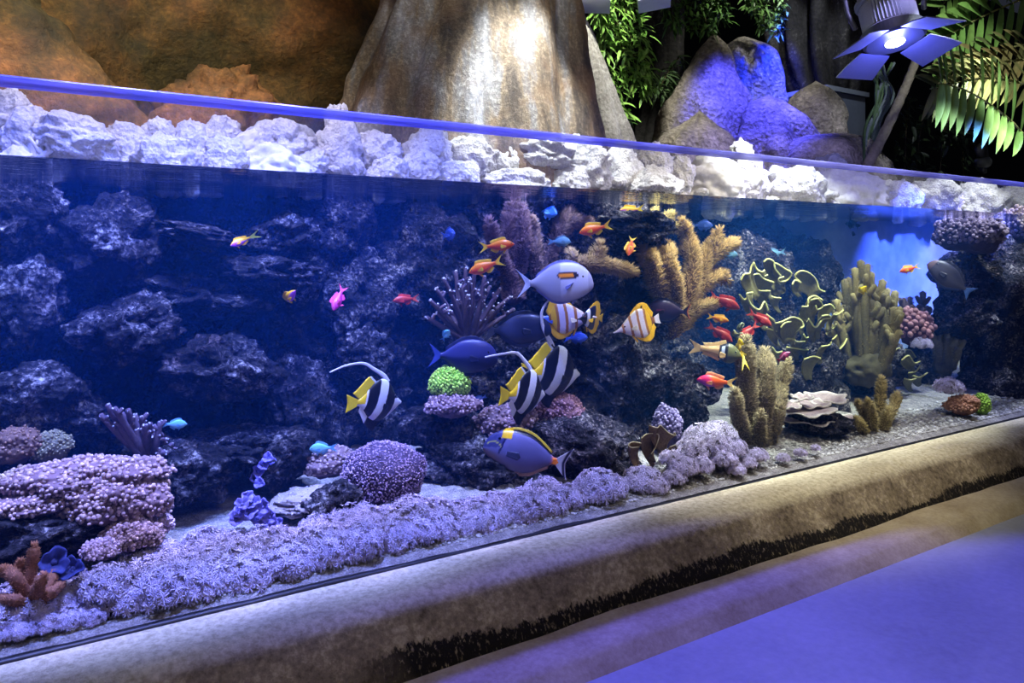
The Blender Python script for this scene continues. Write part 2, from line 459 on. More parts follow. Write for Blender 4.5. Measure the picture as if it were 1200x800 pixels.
# --- behind the tank
gm = MB(); gm.grid([[Vector((x, y, 1.635+.03*nz(x, y, 0, .9))) for x in [XL+i*.4 for i in range(36)]] for y in (1.0, 1.6, 2.4, 3.4, 4.6, 6.2)])
M['soil'] = rock_mat('damp_ground', [(.3, lin((30,28,26))), (.7, lin((92,86,80)))], 6, 40, .6, .02)
tag(gm.build('floor_back', M['soil']), 'dark ground behind the aquarium', 'ground', kind='structure')
M['dark'] = rock_mat('dark_cloth_wall', [(.3, lin((14,15,17))), (.7, lin((38,39,42)))], 2, 18, .3, .02)
wm = MB(); wm.grid([[Vector((x, 6.2+.2*nz(x, z, 0, .8), z)) for x in [-6+i*.8 for i in range(40)]] for z in (1.4, 2.4, 3.4, 4.4, 5.5, 7)])
tag(wm.build('wall_back', M['dark']), 'dark wall at the back of the hall', 'wall', kind='structure')

def brown_rock():
    t = NT('painted_brown_rock'); p = t.pos()
    n1 = t.noise(1.1, 5, .6, p); n2 = t.noise(26, 5, .7, p); n3 = t.noise(2.2, 4, .6, t.scaled(p, (1, 1, .35)))
    a = t.ramp(n1.outputs[0], [(.38, lin((92,86,58))), (.48, lin((128,104,66))), (.58, lin((160,118,78))), (.7, lin((120,80,56)))])
    b = t.ramp(n2.outputs[0], [(.3, lin((52,46,34))), (.5, lin((150,124,84))), (.68, lin((220,190,136)))])
    c = t.mixc(.6, a, b, 'OVERLAY')
    c = t.mixc(t.ramp(n3.outputs[0], [(.52, (0,0,0)), (.64, (.6,.6,.6))]), c, lin((48,48,42)))
    return t.done(t.bsdf(c, .75, t.bump(n2.outputs[0], .7, .03), .3))
M['brown'] = brown_rock()
# brown cliff: one big bulging wall with an overhang
def cliff_pt(x, z):
    y = 3.0-.30*fbm(Vector((x*.7, z*.7, 2)), 3)-.03*fbm(Vector((x*6, z*6, 4)), 3)
    y -= .75*sst(0, 1.0, .55-(x+.15)-(z-1.9)*-.0) * sst(0, .8, 1.1-(x+(z-1.9)*1.05))      # leaning shoulder
    y += .5*sst(1.6, 2.3, x)*(1-sst(2.1, 2.7, z))                                            # dark hollow
    return Vector((x, y, z))
cm = MB(); cm.grid([[cliff_pt(-1.6+5.2*i/130, 1.45+2.2*j/60) for i in range(131)] for j in range(61)])
tag(cm.build('rock_cliff', M['brown']), 'large brown and olive painted rock face behind the tank rim', 'rock face')

def column_mat():
    t = NT('streaked_rock_pillar'); p = t.pos(); x, y, z = t.sep(p)
    st = t.noise(1, 5, .6, t.scaled(p, (4.5, 4.5, .55))); n2 = t.noise(42, 5, .72, p); n1 = t.noise(2.4, 4, .6, p)
    a = t.ramp(st.outputs[0], [(.34, lin((70,66,64))), (.43, lin((118,106,92))), (.5, lin((158,142,120))), (.57, lin((156,154,152))), (.68, lin((204,206,210)))])
    b = t.ramp(n2.outputs[0], [(.32, lin((70,62,54))), (.5, lin((140,128,110))), (.66, lin((236,228,212)))])
    c = t.mixc(.55, a, b, 'OVERLAY')
    c = t.mixc(t.ramp(n1.outputs[0], [(.5, (0,0,0)), (.68, (.4,.4,.4))]), c, lin((170,128,84)))
    return t.done(t.bsdf(c, .6, t.bump(n2.outputs[0], .6, .02), .35))
M['pillar'] = column_mat()
def pillar(name, uL, uR, Y, prof, label, cat, mat, flutes, seed, z0=1.5, z1=4.2, squash=.7, nA=96, nZ=56, flip=0):
    """free-standing rock: prof gives half width factor against height (z)"""
    cL, cR = at(uL, 100, Y), at(uR, 100, Y); cx = (cL.x+cR.x)/2; hw = (cR.x-cL.x)/2
    mb = MB(); rows = []
    for j in range(nZ+1):
        z = z0+(z1-z0)*j/nZ; w = interp(prof, z); row = []
        for i in range(nA):
            a = 2*pi*i/nA
            r = 1+flutes*(abs(sin(a*3.5+seed+.3*sin(z*1.5)))-.5)*(1+.6*(z1-z)/(z1-z0))+.16*nz(cos(a)*1.3+seed, sin(a)*1.3, z*.7)+.035*fbm(Vector((cos(a)*5+seed, sin(a)*5, z*4)), 3)
            row.append(Vector((cx+cos(a)*hw*w*r, Y+hw*squash+sin(a)*hw*w*r*squash, z)))
        rows.append(row)
    mb.grid(rows, (.5,.5,.5), closed=True)
    mb.add([Vector((cx, Y+hw*squash, z1+.02))]+rows[-1], [(0, 1+i, 1+(i+1) % nA) for i in range(nA)], (.5,.5,.5))
    return tag(mb.build(name, mat), label, cat)
# ------------------------------------------------------------------ rocks
def rock(name, u, v, w, h, Y, mat, label, cat='rock', group=None, seed=0, sub=5, dy=.8, rot=0., kind='pit', amp=.25, zmin=None):
    """a rock w x h pixels across as seen at (u, v), standing at depth Y; dy = depth / width"""
    c = at(u, v, Y); s = px(u, Y); R = rightdir(u); B = Vector((-R.y, R.x, 0)); Zv = Vector((0, 0, 1))
    rx, rz = w*s/2, h*s/2; ry = min(rx*dy, .5)
    cr, sr = cos(rot), sin(rot); o = Vector((seed*3.7, seed*1.3, seed*2.1))
    V, Fc = ico(sub); mb = MB(); vs = []
    m = (rx+rz)/2
    for p in V:
        q = p*1.5+o
        r = 1+amp*fbm(q, 3)+amp*.5*fbm(p*4+o, 3)
        P = Vector((p.x*rx, p.y*ry, p.z*rz)); wq = P*1.0+o
        if kind == 'pit':        r += (.030*fbm(wq*26, 3)+.022*(noise.voronoi(wq*34)[0][0]-.4))/m*.6+.05*fbm(p*9+o, 2)
        elif kind == 'knob':     r += .10*(.55-noise.voronoi(p*3.2+o)[0][0])+.035*fbm(p*14+o, 2)+.05*(.5-noise.voronoi(p*8+o)[0][0])
        elif kind == 'rugged':   r += .16*(noise.ridged_multi_fractal(p*2.6+o, .9, 2.1, 5, 1., 2.)-1.1)*.5+.05*fbm(p*12+o, 3)
        elif kind == 'smooth':   r += .02*fbm(p*6+o, 2)
        elif kind == 'pebbly':   r += .09*(.5-noise.voronoi(p*7+o)[0][0])+.02*fbm(p*16+o, 2)
        elif kind == 'crack':    r += -.10*max(0, 1-abs(noise.noise(p*2.2+o))*9)+.04*fbm(p*9+o, 3)
        P = P*r
        x, z = P.x*cr-P.z*sr, P.x*sr+P.z*cr
        w = R*x+B*P.y+Zv*z
        if zmin is not None: w.z = max(w.z, zmin-c.z+.004*p.z)
        vs.append(w)
    mb.add(vs, Fc, (.5,.5,.5))
    ob = mb.build(name, mat); ob.location = c
    return tag(ob, label, cat, group)

REEF = [ # u, v, w, h, Y, dy, rot, kind, label
 (152,386,112,78,.88,1.1,.12,'pit','rounded dark reef boulder with a pale green top at the mouth of the blue cave'),
 (256,432,130,74,.86,1.0,-.14,'pit','flat topped dark reef slab overhanging the blue cave, beside the rounded boulder'),
 (232,274,92,24,.95,1.2,-.22,'rugged','thin tilted reef ledge just beneath the small purple and yellow fish'),
 (328,276,82,46,1.0,1.0,.2,'rugged','knobby lavender reef rock above the lens shaped slab'),
 (310,318,118,42,.98,.9,.0,'rugged','lens shaped reef slab beneath the knobby lavender rock'),
 (228,346,164,52,1.05,.8,-.04,'pit','long speckled reef rock with a yellow green patch behind the rounded boulder'),
 (128,286,128,104,1.0,.8,.35,'rugged','broad pitted reef mass below the water surface with a pointed top'),
 (28,252,84,96,.92,.8,.2,'rugged','steep pale veined reef rock under the water surface at the tank end'),
 (30,352,88,118,.95,.8,.0,'pit','dark upright reef rock above the grey speckled dome'),
 (38,464,108,78,.80,.9,.05,'pebbly','grey speckled dome of reef rock above the tan leather coral'),
 (98,486,84,52,.84,.9,-.3,'pebbly','low grey reef rock sloping down behind the white tipped coral'),
 (426,412,66,62,.98,.9,.0,'pebbly','small rounded reef rock above the bannerfish swimming alone'),
 (404,262,70,80,1.05,.8,.1,'rugged','ragged reef rock under the water line beside the cave'),
 (420,345,96,100,1.06,.8,.3,'rugged','blotchy reef rock column where the magenta fish swims'),
 (496,300,120,130,1.08,.7,.0,'rugged','wide dark speckled reef face behind the facing blue damselfish'),
 (350,470,70,110,.98,.8,.1,'pit','grey brown reef block standing at the cave edge above the sand patch'),
 (270,520,110,40,.80,1.0,.03,'pit','low dark reef rock with a yellow green cap on the cave floor'),
 (205,548,130,70,.72,.9,-.2,'rugged','dark broken reef rock sloping from the white tipped coral to the sand patch'),
 (330,536,90,60,.72,.8,.2,'rugged','dark reef rock behind the upper blue mushroom polyps'),
 (30,620,190,66,.48,.8,.0,'pit','dark undercut reef rock carrying the knobby pinkish coral bank'),
 (270,652,96,44,.30,.8,.1,'pit','small dark rock at the foot of the blue mushroom polyps'),
 (392,592,64,44,.34,.9,.25,'pit','blue black rock beside the round purple bush coral'),
 (520,498,90,54,.75,.8,.0,'rugged','dark rock with white ring worms under the bright green coral'),
 (600,440,130,90,.86,.7,.0,'rugged','dark reef rock behind the two overlapping bannerfish'),
 (560,545,150,80,.62,.8,.05,'pit','dark undercut rock behind the swimming orange spined fish'),
 (670,520,150,80,.50,.8,-.25,'pit','sloping dark rock carrying the pinkish polyp mats'),
 (720,262,130,46,.72,.7,-.08,'rugged','dark reef arch just under the water line above the orange fish'),
 (752,238,70,28,.80,.8,.0,'rugged','ragged reef crest touching the water surface beside the open water'),
 (715,430,130,110,.72,.7,.1,'rugged','broad violet black reef face below the two striped butterflyfish'),
 (790,462,90,80,.62,.8,.1,'rugged','dark reef corner with white tubes beside the magenta and orange fish'),
 (868,340,110,130,1.15,.6,.2,'rugged','hazy far reef rock behind the yellow rimmed cabbage coral'),
 (940,330,80,90,1.22,.6,-.1,'rugged','hazy blue grey rock behind the olive finger coral'),
 (930,462,110,150,.85,.8,.0,'pit','dark rock holding up the yellow rimmed cabbage coral'),
 (1016,430,80,70,.80,.8,.0,'pit','dark rock under the olive finger coral'),
 (1082,440,60,70,.8,.8,.0,'rugged','dark rock under the pink coral and small yellow rimmed coral'),
 (1150,330,96,110,.5,.7,-.5,'rugged','overhanging dark reef shoulder beneath the two mop headed corals'),
 (1172,402,80,170,.48,.7,.05,'rugged','tall dark reef pillar under the mop headed corals'),
 (1130,372,70,44,.5,.8,.4,'rugged','dark olive ledge growing out of the tall reef pillar'),
 (1168,462,92,66,.42,.8,.0,'rugged','dark reef base rock behind the green and pink coral'),
 (868,532,44,24,.22,.9,.1,'rugged','small dark rock among the whitish feathery corals'),
 (958,496,66,26,.30,.8,.0,'pit','dark footing rock under the pale plate coral'),
 (62,574,120,50,.58,.8,.0,'rugged','dark rock patched with white crust behind the pinkish coral bank'),
]
M['reef_far'] = M['reef']
for i, (u, v, w, h, Y, dy, rot, kd, lab) in enumerate(REEF):
    rock('reef_rock', u, v, w, h, Y, M['reef'], lab, 'reef rock', 'reef rocks under water', i+1, 5, dy, rot, kd, .3)

DRY = [ # u0, u1, vtop, vbot, Y, rot, kind, label
 (-14,30,104,150,1.10,-.2,'knob','lumpy branched coral skeleton at the end of the dry rock bank under the rim'),
 (8,52,124,170,1.02,-.3,'knob','knobby white coral skeleton leaning beside the pebbly coral slab'),
 (2,42,170,200,.98,0,'smooth','flat pale rock lying at the water line below the knobby coral skeleton'),
 (42,132,136,172,1.02,-.22,'pebbly','wide pebbly dead table coral tilted over a dark hollow'),
 (124,178,146,200,1.08,.3,'crack','pale folded coral rock between the table coral and the knobby round rock'),
 (166,206,137,168,1.12,.0,'knob','knobby round rock sitting on top of the pale bank'),
 (160,222,158,205,.99,.1,'rugged','broad rough rock below the knobby round rock'),
 (200,242,142,200,1.10,-.1,'rugged','rough white rock beside the tall mauve slab'),
 (232,276,135,182,1.15,-.3,'crack','tall mauve grey slab with a slanted top'),
 (240,292,160,204,1.0,.2,'rugged','ridged piece of dead coral below the tall mauve slab'),
 (270,302,146,182,1.10,-.9,'smooth','smooth leaning stub between the mauve slab and the cracked slab'),
 (294,372,142,184,1.12,.0,'crack','large cracked slab overhanging a smooth pale slope'),
 (282,362,172,214,1.0,-.1,'smooth','smooth pale sloping rock under the cracked slab'),
 (348,380,174,200,.97,-.6,'crack','small wedge shaped stone leaning under the cracked slab'),
 (374,424,142,208,1.06,.05,'knob','tall pitted rock stack that rises to the rim'),
 (382,410,121,152,1.10,.0,'crack','capstone peeking over the tank rim on the pitted stack'),
 (416,470,155,192,1.10,-.2,'rugged','cream rough rock beside the pitted stack'),
 (432,478,182,212,.98,.1,'crack','low stone below the cream rough rock'),
 (474,528,146,196,1.08,-.25,'knob','pitted knob standing above the bank in front of the pillar'),
 (468,512,176,214,1.0,-.5,'pebbly','slanting grey white rock below the pitted knob'),
 (520,580,160,204,1.12,-.3,'rugged','white rounded rock sloping down from the pitted knob'),
 (506,560,186,216,1.0,.1,'knob','knobbly white rock at the water line under the rounded white rock'),
 (566,606,174,210,1.08,-.3,'rugged','white rock in front of the gap under the flat overhanging slab'),
 (560,640,198,220,.98,.0,'pebbly','low rubble rock along the water line under the overhanging slab'),
 (594,670,159,179,1.08,-.05,'crack','flat white slab jutting out over a hollow'),
 (630,714,164,216,1.1,.1,'rugged','biggest glaring white rock mound of the bank'),
 (640,690,196,226,.98,.1,'knob','knobbly stone at the foot of the glaring white mound'),
 (706,750,172,214,1.1,.0,'rugged','bright craggy rock beside the glaring white mound'),
 (744,786,170,204,1.14,-.1,'crack','cap shaped boulder on the bank in front of the dark blue gap'),
 (730,794,196,226,1.0,.1,'rugged','rough low rock below the cap shaped boulder'),
 (778,812,182,214,1.1,-.2,'crack','pointed white stone after the cap shaped boulder'),
 (800,872,184,226,1.08,-.3,'smooth','large smooth sloping white rock lit violet at one end'),
 (850,898,188,226,1.12,-.2,'rugged','grey shaded rock beside the smooth sloping rock'),
 (858,884,163,184,1.3,.2,'knob','small tan rock perched above the rim in front of the blue boulders'),
 (892,962,195,234,1.06,.1,'rugged','craggy violet white rock lit by the blue stage lamp'),
 (950,1032,202,238,1.08,-.15,'smooth','smooth bluish rock beside the craggy violet white rock'),
 (1022,1076,212,240,1.08,.1,'rugged','hazy bluish rough stone beyond the smooth bluish rock'),
 (1068,1122,208,242,1.06,.0,'knob','lumpy cream rock under the palm leaf'),
 (1112,1176,212,246,1.08,.0,'rugged','long grey green rock at the far corner of the bank'),
 (1160,1216,216,250,1.1,.1,'rugged','last pale rock of the bank, cut by the picture edge'),
 (955,990,180,196,1.35,.1,'knob','small white coral bit above the rim beside the grey box'),
]
for i, (u0, u1, v0, v1, Y, rot, kd, lab) in enumerate(DRY):
    v1 += 22
    rock('dry_rock', (u0+u1)/2, (v0+v1)/2, (u1-u0)*1.06, v1-v0, Y, M['dry_smooth'] if kd == 'smooth' else M['dry'], lab, 'rock', 'dry white rocks above the water', i+60, 5, .8, rot, kd, .22, WZ+.012)
# broken coral rubble filling between
mb = MB(); rng = random.Random(5)
for k in range(900):
    u = rng.uniform(-15, 1210); Y = rng.uniform(1.0, 1.25); p = at(u, 0, Y)
    r = rng.uniform(.016, .045)*(1+.0006*u); z = 1.60+rng.uniform(0, .11)*(1+.0009*u)
    o = Vector((k, k*.3, 0)); col = mix(lin((176,170,168)), lin((236,232,230)), rng.random())
    mb.ball((p.x, Y, z), r, 2, col, (rng.uniform(.7,1.5), rng.uniform(.7,1.2), rng.uniform(.5,1)), lambda q: 1+.4*fbm(q*2+o, 3))
tag(mb.build('coral_rubble', M['dry']), 'broken white coral rubble filling the bank between the dry rocks', 'rubble', kind='stuff')
# branching skeleton fingers at the water line
def skeleton(u, v, Y, n, label, seed):
    rng = random.Random(seed); mb = MB(); s = px(u, Y); c = at(u, v, Y)
    for k in range(n):
        d = Vector((rng.uniform(-1, 1), rng.uniform(-.5, .2), rng.uniform(.5, 1.2))).normalized()
        L = s*rng.uniform(18, 34); p = c+Vector((rng.uniform(-8, 8)*s, 0, 0)); q = p+d*L; b = p+d*L*.55
        mb.tube(catmull([p, b+Vector((rng.uniform(-3,3)*s, 0, 0)), q], 4), lambda t: s*(4.2-2*t), 7, lin((226,222,224)))
        e = (d+Vector((rng.uniform(-1, 1), 0, .1))).normalized(); mb.tube([b, b+e*L*.3], lambda t: s*(3-1.2*t), 6, lin((226,222,224)))
    tag(mb.build('coral_skeleton', M['dry_smooth']), label, 'coral skeleton', 'branching coral skeletons on the bank')
skeleton(46, 186, .97, 7, 'branching bleached coral skeleton in front of the pebbly table coral', 1)
skeleton(116, 190, .97, 7, 'branching bleached coral skeleton beside the pale folded coral rock', 2)
# ------------------------------------------------------------------ corals
rng = random.Random(11)
def P3(pts, Y, dY=None):
    return [at(p[0], p[1], Y+(p[2] if len(p) > 2 else 0)) for p in pts]

def fuzz(mb, pts, rad, n, l, w, col, rng, up=.4):
    for k in range(n):
        t = rng.random(); i = min(len(pts)-2, int(t*(len(pts)-1))); p = pts[i].lerp(pts[i+1], rng.random())
        T = (pts[i+1]-pts[i]).normalized(); a = rng.uniform(0, 2*pi); N = T.orthogonal().normalized(); B = T.cross(N)
        d = N*cos(a)+B*sin(a); r = rad(t) if callable(rad) else rad
        g = rng.uniform(.7, 1.35)
        mb.spike(p+d*r*.9, d+T*up+Vector((rng.uniform(-.3,.3), rng.uniform(-.3,.3), rng.uniform(-.2,.3))), l*rng.uniform(.6, 1.3), w, tuple(q*g for q in col))

def fan_coral(name, label, cat, branches, Y, col, tipcol, fz=700, flen=5, group=None, anchor=None):
    """branches: lists of (u, v[, dY]) with a radius in pixels first"""
    u0, v0 = branches[0][1][0], branches[0][1][1]; o = at(u0, v0, Y)
    e = empty(name, o, label, cat, group); rr = random.Random(int(u0*7+v0))
    for r, *pts in branches:
        s = px(pts[0][0], Y); P = [q-o for q in catmull(P3(pts, Y), 7)]
        mb = MB(); rf = lambda t: s*r*(1.0-.35*t)*(1+.12*sin(t*17))
        mb.tube(P, rf, 10, lambda t: mix(col, tipcol, t*t*.8))
        ln = sum((P[i+1]-P[i]).length for i in range(len(P)-1))/s
        fuzz(mb, P, rf, int(fz*ln*r/400), s*flen, s*.7, tipcol, rr)
        for k in range(int(r*9)):                                  # tuft at the tip
            d = (P[-1]-P[-2]).normalized()+Vector((rr.uniform(-1,1), rr.uniform(-1,1), rr.uniform(-1,1)))*.8
            mb.spike(P[-1]+d*s*r*.4, d, s*flen*1.2, s*.7, tipcol)
        mb.build('branch', M['coral'], e)
    return e
BRN, BRT = lin((86,66,66)), lin((150,120,98))
fan_coral('gorgonian', 'tall mauve brown feathery gorgonian rising to the water line behind the two orange fish', 'gorgonian',
  [(12,(602,352),(600,310,.02),(597,272),(602,238,.0)), (9,(600,330),(584,296,-.04),(574,262,-.06)), (9,(606,318),(614,284,-.06),(612,246,-.05))], .70, lin((84,62,72)), lin((138,106,106)), 900, 5)
fan_coral('gorgonian', 'brown feathery gorgonian with a crooked arm under the bright blue fish', 'gorgonian',
  [(8,(634,340),(628,300,-.02),(626,270),(618,254)), (9,(636,318),(652,278,-.04),(664,252,-.05),(672,244)), (8,(658,270,-.04),(674,258,-.07),(692,262,-.08))], .66, lin((92,70,72)), lin((146,116,104)), 900, 5)
fan_coral('gorgonian', 'tan feathery gorgonian arm lying sideways above the grey orange barred fish', 'gorgonian',
  [(9,(664,314),(690,308,-.03),(716,312,-.04),(740,318,-.04)), (9,(692,310),(700,300,-.03),(702,290,-.03)), (6,(672,312),(672,302,-.03),(668,296))], .52, lin((104,80,72)), lin((176,146,102)), 900, 6)
GLD, GLT = lin((94,68,44)), lin((180,146,88))
fan_coral('gorgonian', 'large golden feathery gorgonian spreading into the open water above the red fish', 'gorgonian',
  [(12,(786,392),(776,350,-.03),(764,312,-.06),(756,294,-.06)), (12,(790,386),(790,346,-.06),(782,306,-.08),(780,290)), (11,(794,384),(806,346,-.03),(812,306,-.04),(806,280)),
   (10,(800,372),(816,338),(826,306,-.02),(836,284)), (7,(818,318),(836,300,-.03),(852,288,-.05),(862,284)), (6,(834,298,-.03),(838,284,-.04),(842,272,-.04)), (7,(812,346),(828,332,-.04),(846,322,-.06)),
   (8,(800,378),(816,362,-.04),(836,356,-.06)), (7,(804,300),(806,276),(800,262)), (7,(824,330),(838,318),(850,328,-.03))], .60, GLD, GLT, 900, 6)
fan_coral('gorgonian', 'golden crest of short feathery branches on the rock just below the surface', 'gorgonian',
  [(4,(752,262),(762,252),(768,246)), (4,(758,264),(774,256),(786,256)), (5,(766,266),(784,262),(800,270)), (4,(774,262),(782,252),(788,250)), (4,(780,266),(796,272),(806,282))], .62, lin((120,98,60)), lin((196,172,104)), 800, 4)
OLV, OLT = lin((92,80,50)), lin((170,150,92))
fan_coral('gorgonian', 'stout fuzzy tan column gorgonian beside the magenta and orange fish', 'gorgonian',
  [(14,(884,520),(876,480),(874,440,-.02),(874,404,-.03)), (13,(890,520),(894,476,-.04),(898,440,-.05),(896,416)), (10,(892,520),(908,484,-.03),(916,450),(922,426)), (8,(900,520),(908,498,-.07),(914,480,-.09)), (9,(878,520),(866,490,-.05),(862,462,-.06)),(7,(896,522),(890,502,-.1),(892,486,-.12))], .34, lin((96,84,66)), lin((158,142,108)), 900, 4)
fan_coral('gorgonian', 'small fuzzy tan gorgonian with one tall finger near the glass', 'gorgonian',
  [(6,(1024,512),(1030,480),(1032,462),(1033,446)), (6,(1026,512),(1040,490,-.02),(1048,474),(1051,464)), (5,(1020,512),(1014,488),(1006,472)), (6,(1022,512),(1022,490,-.05),(1018,472,-.06)), (6,(1028,514),(1036,496,-.05),(1040,482,-.07)), (5,(1018,514),(1010,500,-.04),(1004,492,-.04))], .22, lin((104,92,62)), lin((176,158,104)), 900, 4)
fan_coral('gorgonian', 'orange brown gorgonian with stubby arms near the pale violet corals', 'gorgonian',
  [(8,(38,708),(34,682),(38,660),(40,642)), (8,(36,706),(20,680,-.03),(8,668),(-6,670)), (8,(40,706),(54,690,-.03),(62,674)), (7,(42,708),(60,694,-.05),(72,684)), (7,(34,710),(16,702,-.05),(-4,702)), (8,(38,708),(44,690,-.06),(50,676,-.08)), (6,(30,706),(22,672,.03),(24,658))], .13, lin((130,84,70)), lin((176,122,96)), 500, 3)

# finger leather coral (smooth fingers)
def finger_coral(label, u, v, w, h, n, r, Y, col, tip, seed, cat='finger coral'):
    rr = random.Random(seed); o = at(u, v, Y); s = px(u, Y); R = rightdir(u); Bk = Vector((-R.y, R.x, 0))
    e = empty('finger_coral', o, label, cat); mb = MB()
    mb.ball((0, 0, 0), s*w*.34, 4, col, (1.15, .9, .75), lambda p: 1+.2*fbm(p*3, 3)); mb.build('base', M['coral'], e)
    for k in range(n):
        x = (k+.5)/n*2-1+rr.uniform(-.12, .12); hh = h*(1-.45*x*x)*rr.uniform(.55, 1.05); y = rr.uniform(-.5, .6)
        p0 = R*(x*w*.25*s)+Bk*(y*w*.3*s); p2 = R*(x*w*.5*s)+Bk*(y*w*.6*s)+Vector((0, 0, hh*s))
        p1 = p0.lerp(p2, .5)+R*(rr.uniform(-3, 3)*s)
        m = MB(); m.tube(catmull([p0, p1, p2], 6), lambda t: s*r*(1.1-.35*t)*(1+.15*sin(9*t+k)), 9, lambda t: mix(col, tip, t))
        for q in range(2):
            b = p1.lerp(p2, rr.uniform(.1, .6)); d = (R*rr.uniform(-1, 1)+Bk*rr.uniform(-1, .3)+Vector((0, 0, .8))).normalized()
            m.tube([b, b+d*s*r*1.6, b+d*s*r*2.6+Vector((0,0,s*r*.6))], lambda t: s*r*(.8-.25*t), 7, mix(col, tip, .8))
        fuzz(m, [p0, p1, p2], lambda t: s*r*.9, 170, s*2.2, s*.6, tip, rr)
        m.build('finger', M['coral'], e)
    return e
finger_coral('large olive finger coral with many upright blunt fingers beside the cabbage coral', 1014, 432, 80, 126, 28, 5.2, .62, lin((78,72,52)), lin((166,152,104)), 4)
finger_coral('low olive brown finger coral beyond the pink coral', 1106, 430, 34, 70, 10, 4.5, .62, lin((70,66,56)), lin((138,130,104)), 5)
finger_coral('dim brownish finger coral in front of the blue glow', 1072, 392, 34, 58, 7, 4, .75, lin((72,58,56)), lin((120,98,86)), 6)

# white-tipped branching corals
def tipped(label, base, tips, Y, r, col, tipc, seed):
    rr = random.Random(seed); o = at(base[0], base[1], Y); s = px(base[0], Y); e = empty('branching_coral', o, label, 'branching coral')
    for (u, v) in tips:
        mb = MB()
        dy = rr.uniform(-.10, .05); q = at(u, v, Y+dy)-o; m = q*.5+Vector((rr.uniform(-3,3)*s, rr.uniform(-.02,.02), s*rr.uniform(-3, 3)))
        b = Vector((rr.uniform(-5, 5)*s, rr.uniform(-.02, .02), 0))
        P = catmull([b, m, q], 6); mb.tube(P, lambda t: s*r*(1.15-.45*t), 8, lambda t: mix(tuple(c*.7 for c in col), col, t))
        for k in range(3):
            d = Vector((rr.uniform(-1,1), rr.uniform(-1,.3), rr.uniform(.2,1))).normalized(); f = m.lerp(q, rr.uniform(.3, .9)); g = f+d*s*rr.uniform(5, 9)
            mb.tube([f, f.lerp(g, .5), g], lambda t: s*r*(.75-.25*t), 6, col); mb.ball(g, s*1.25, 2, tipc)
        mb.ball(q, s*1.5, 2, tipc)
        for k in range(2): mb.ball(q+Vector((rr.uniform(-2,2)*s, -.004, rr.uniform(-2,1.5)*s)), s*1.1, 2, tipc)
        mb.build('branch', M['coral'], e)
rr = random.Random(2)
tips = [(500,372),(504,352),(511,338),(520,326),(528,342),(524,360),(534,318),(540,334),(546,314),(550,328),(556,320),(560,340),(568,324),(574,336),(580,348),(586,338),(590,356),(598,348),(602,362),(536,352),(548,346),(566,352),(512,366),(522,378),(578,364)]
tipped('bushy mauve coral with white dotted tips below the two orange fish', (546,402), tips, .66, 3.2, lin((108,88,98)), lin((226,222,232)), 3)
tips = [(126,474),(134,478),(118,486),(142,484),(150,480),(158,486),(166,488),(140,498),(170,498),(176,496),(184,502),(188,494),(190,508),(196,514),(200,522),(160,504),(148,500),(206,526),(178,512),(196,530)]
tipped('fan shaped mauve coral with white dotted tips beside the lone pale blue fish', (174,544), tips, .62, 4.4, lin((96,80,98)), lin((206,206,226)), 4)

# knobbly mats and domes of polyps
def mat_coral(name, label, u, v, w, h, Y, col, tip, seed, bump=1.7, n=260, dy=.8, rot=0, cat='soft coral', group=None, amp=.25, sub=5):
    o = at(u, v, Y); s = px(u, Y); R = rightdir(u); Bk = Vector((-R.y, R.x, 0)); rr = random.Random(seed); off = Vector((seed, 2*seed, 0))
    rx, rz, ry = w*s/2, h*s/2, w*s/2*dy; e = empty(name, o, label, cat, group); mb = MB()
    def surf(p):
        r = 1+amp*fbm(p*1.8+off, 3)+amp*.3*fbm(p*5+off, 2)
        x, z = p.x*rx*r, p.z*rz*r
        return R*(x*cos(rot)-z*sin(rot))+Bk*(p.y*ry*r)+Vector((0, 0, x*sin(rot)+z*cos(rot)))
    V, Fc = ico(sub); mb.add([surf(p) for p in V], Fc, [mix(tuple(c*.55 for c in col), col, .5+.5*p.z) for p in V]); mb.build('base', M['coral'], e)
    pm = MB(); G = pi*(3-sqrt(5))
    for k in range(n):
        z = 1-1.45*(k+.5)/n; q = sqrt(max(0, 1-z*z)); a = k*G
        p = Vector((q*cos(a), q*sin(a), z)); p = (p+Vector((rr.uniform(-.05,.05), rr.uniform(-.05,.05), rr.uniform(-.05,.05)))).normalized()
        c = surf(p); g = rr.uniform(.75, 1.25)
        pm.ball(c*1.01, s*bump*rr.uniform(.75, 1.3), 1 if bump < 1.6 else 2, tuple(x*g for x in mix(col, tip, rr.uniform(.3, 1))), (1, 1, rr.uniform(.8,1.3)))
    pm.build('polyps', M['polyp'], e)
    return e
PK, PKT = lin((118,92,98)), lin((196,166,162))
GP = 'knobbly pinkish soft corals'
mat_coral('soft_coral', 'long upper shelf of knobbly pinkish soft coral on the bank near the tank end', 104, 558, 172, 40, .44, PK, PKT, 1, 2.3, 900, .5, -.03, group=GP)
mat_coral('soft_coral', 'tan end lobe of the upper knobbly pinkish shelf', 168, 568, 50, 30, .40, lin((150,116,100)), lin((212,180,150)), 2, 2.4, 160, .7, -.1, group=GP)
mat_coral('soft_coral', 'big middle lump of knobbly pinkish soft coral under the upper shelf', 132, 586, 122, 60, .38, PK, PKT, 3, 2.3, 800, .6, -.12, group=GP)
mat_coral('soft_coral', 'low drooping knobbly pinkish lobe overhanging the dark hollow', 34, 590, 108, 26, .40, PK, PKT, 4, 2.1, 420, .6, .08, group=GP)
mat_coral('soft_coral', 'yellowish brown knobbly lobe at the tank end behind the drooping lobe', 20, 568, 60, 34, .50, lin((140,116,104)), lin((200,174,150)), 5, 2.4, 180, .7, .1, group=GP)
mat_coral('soft_coral', 'round button of knobbly pinkish coral just above the pale violet feathery field', 156, 628, 64, 32, .28, PK, PKT, 6, 1.9, 420, .8, 0, group=GP)
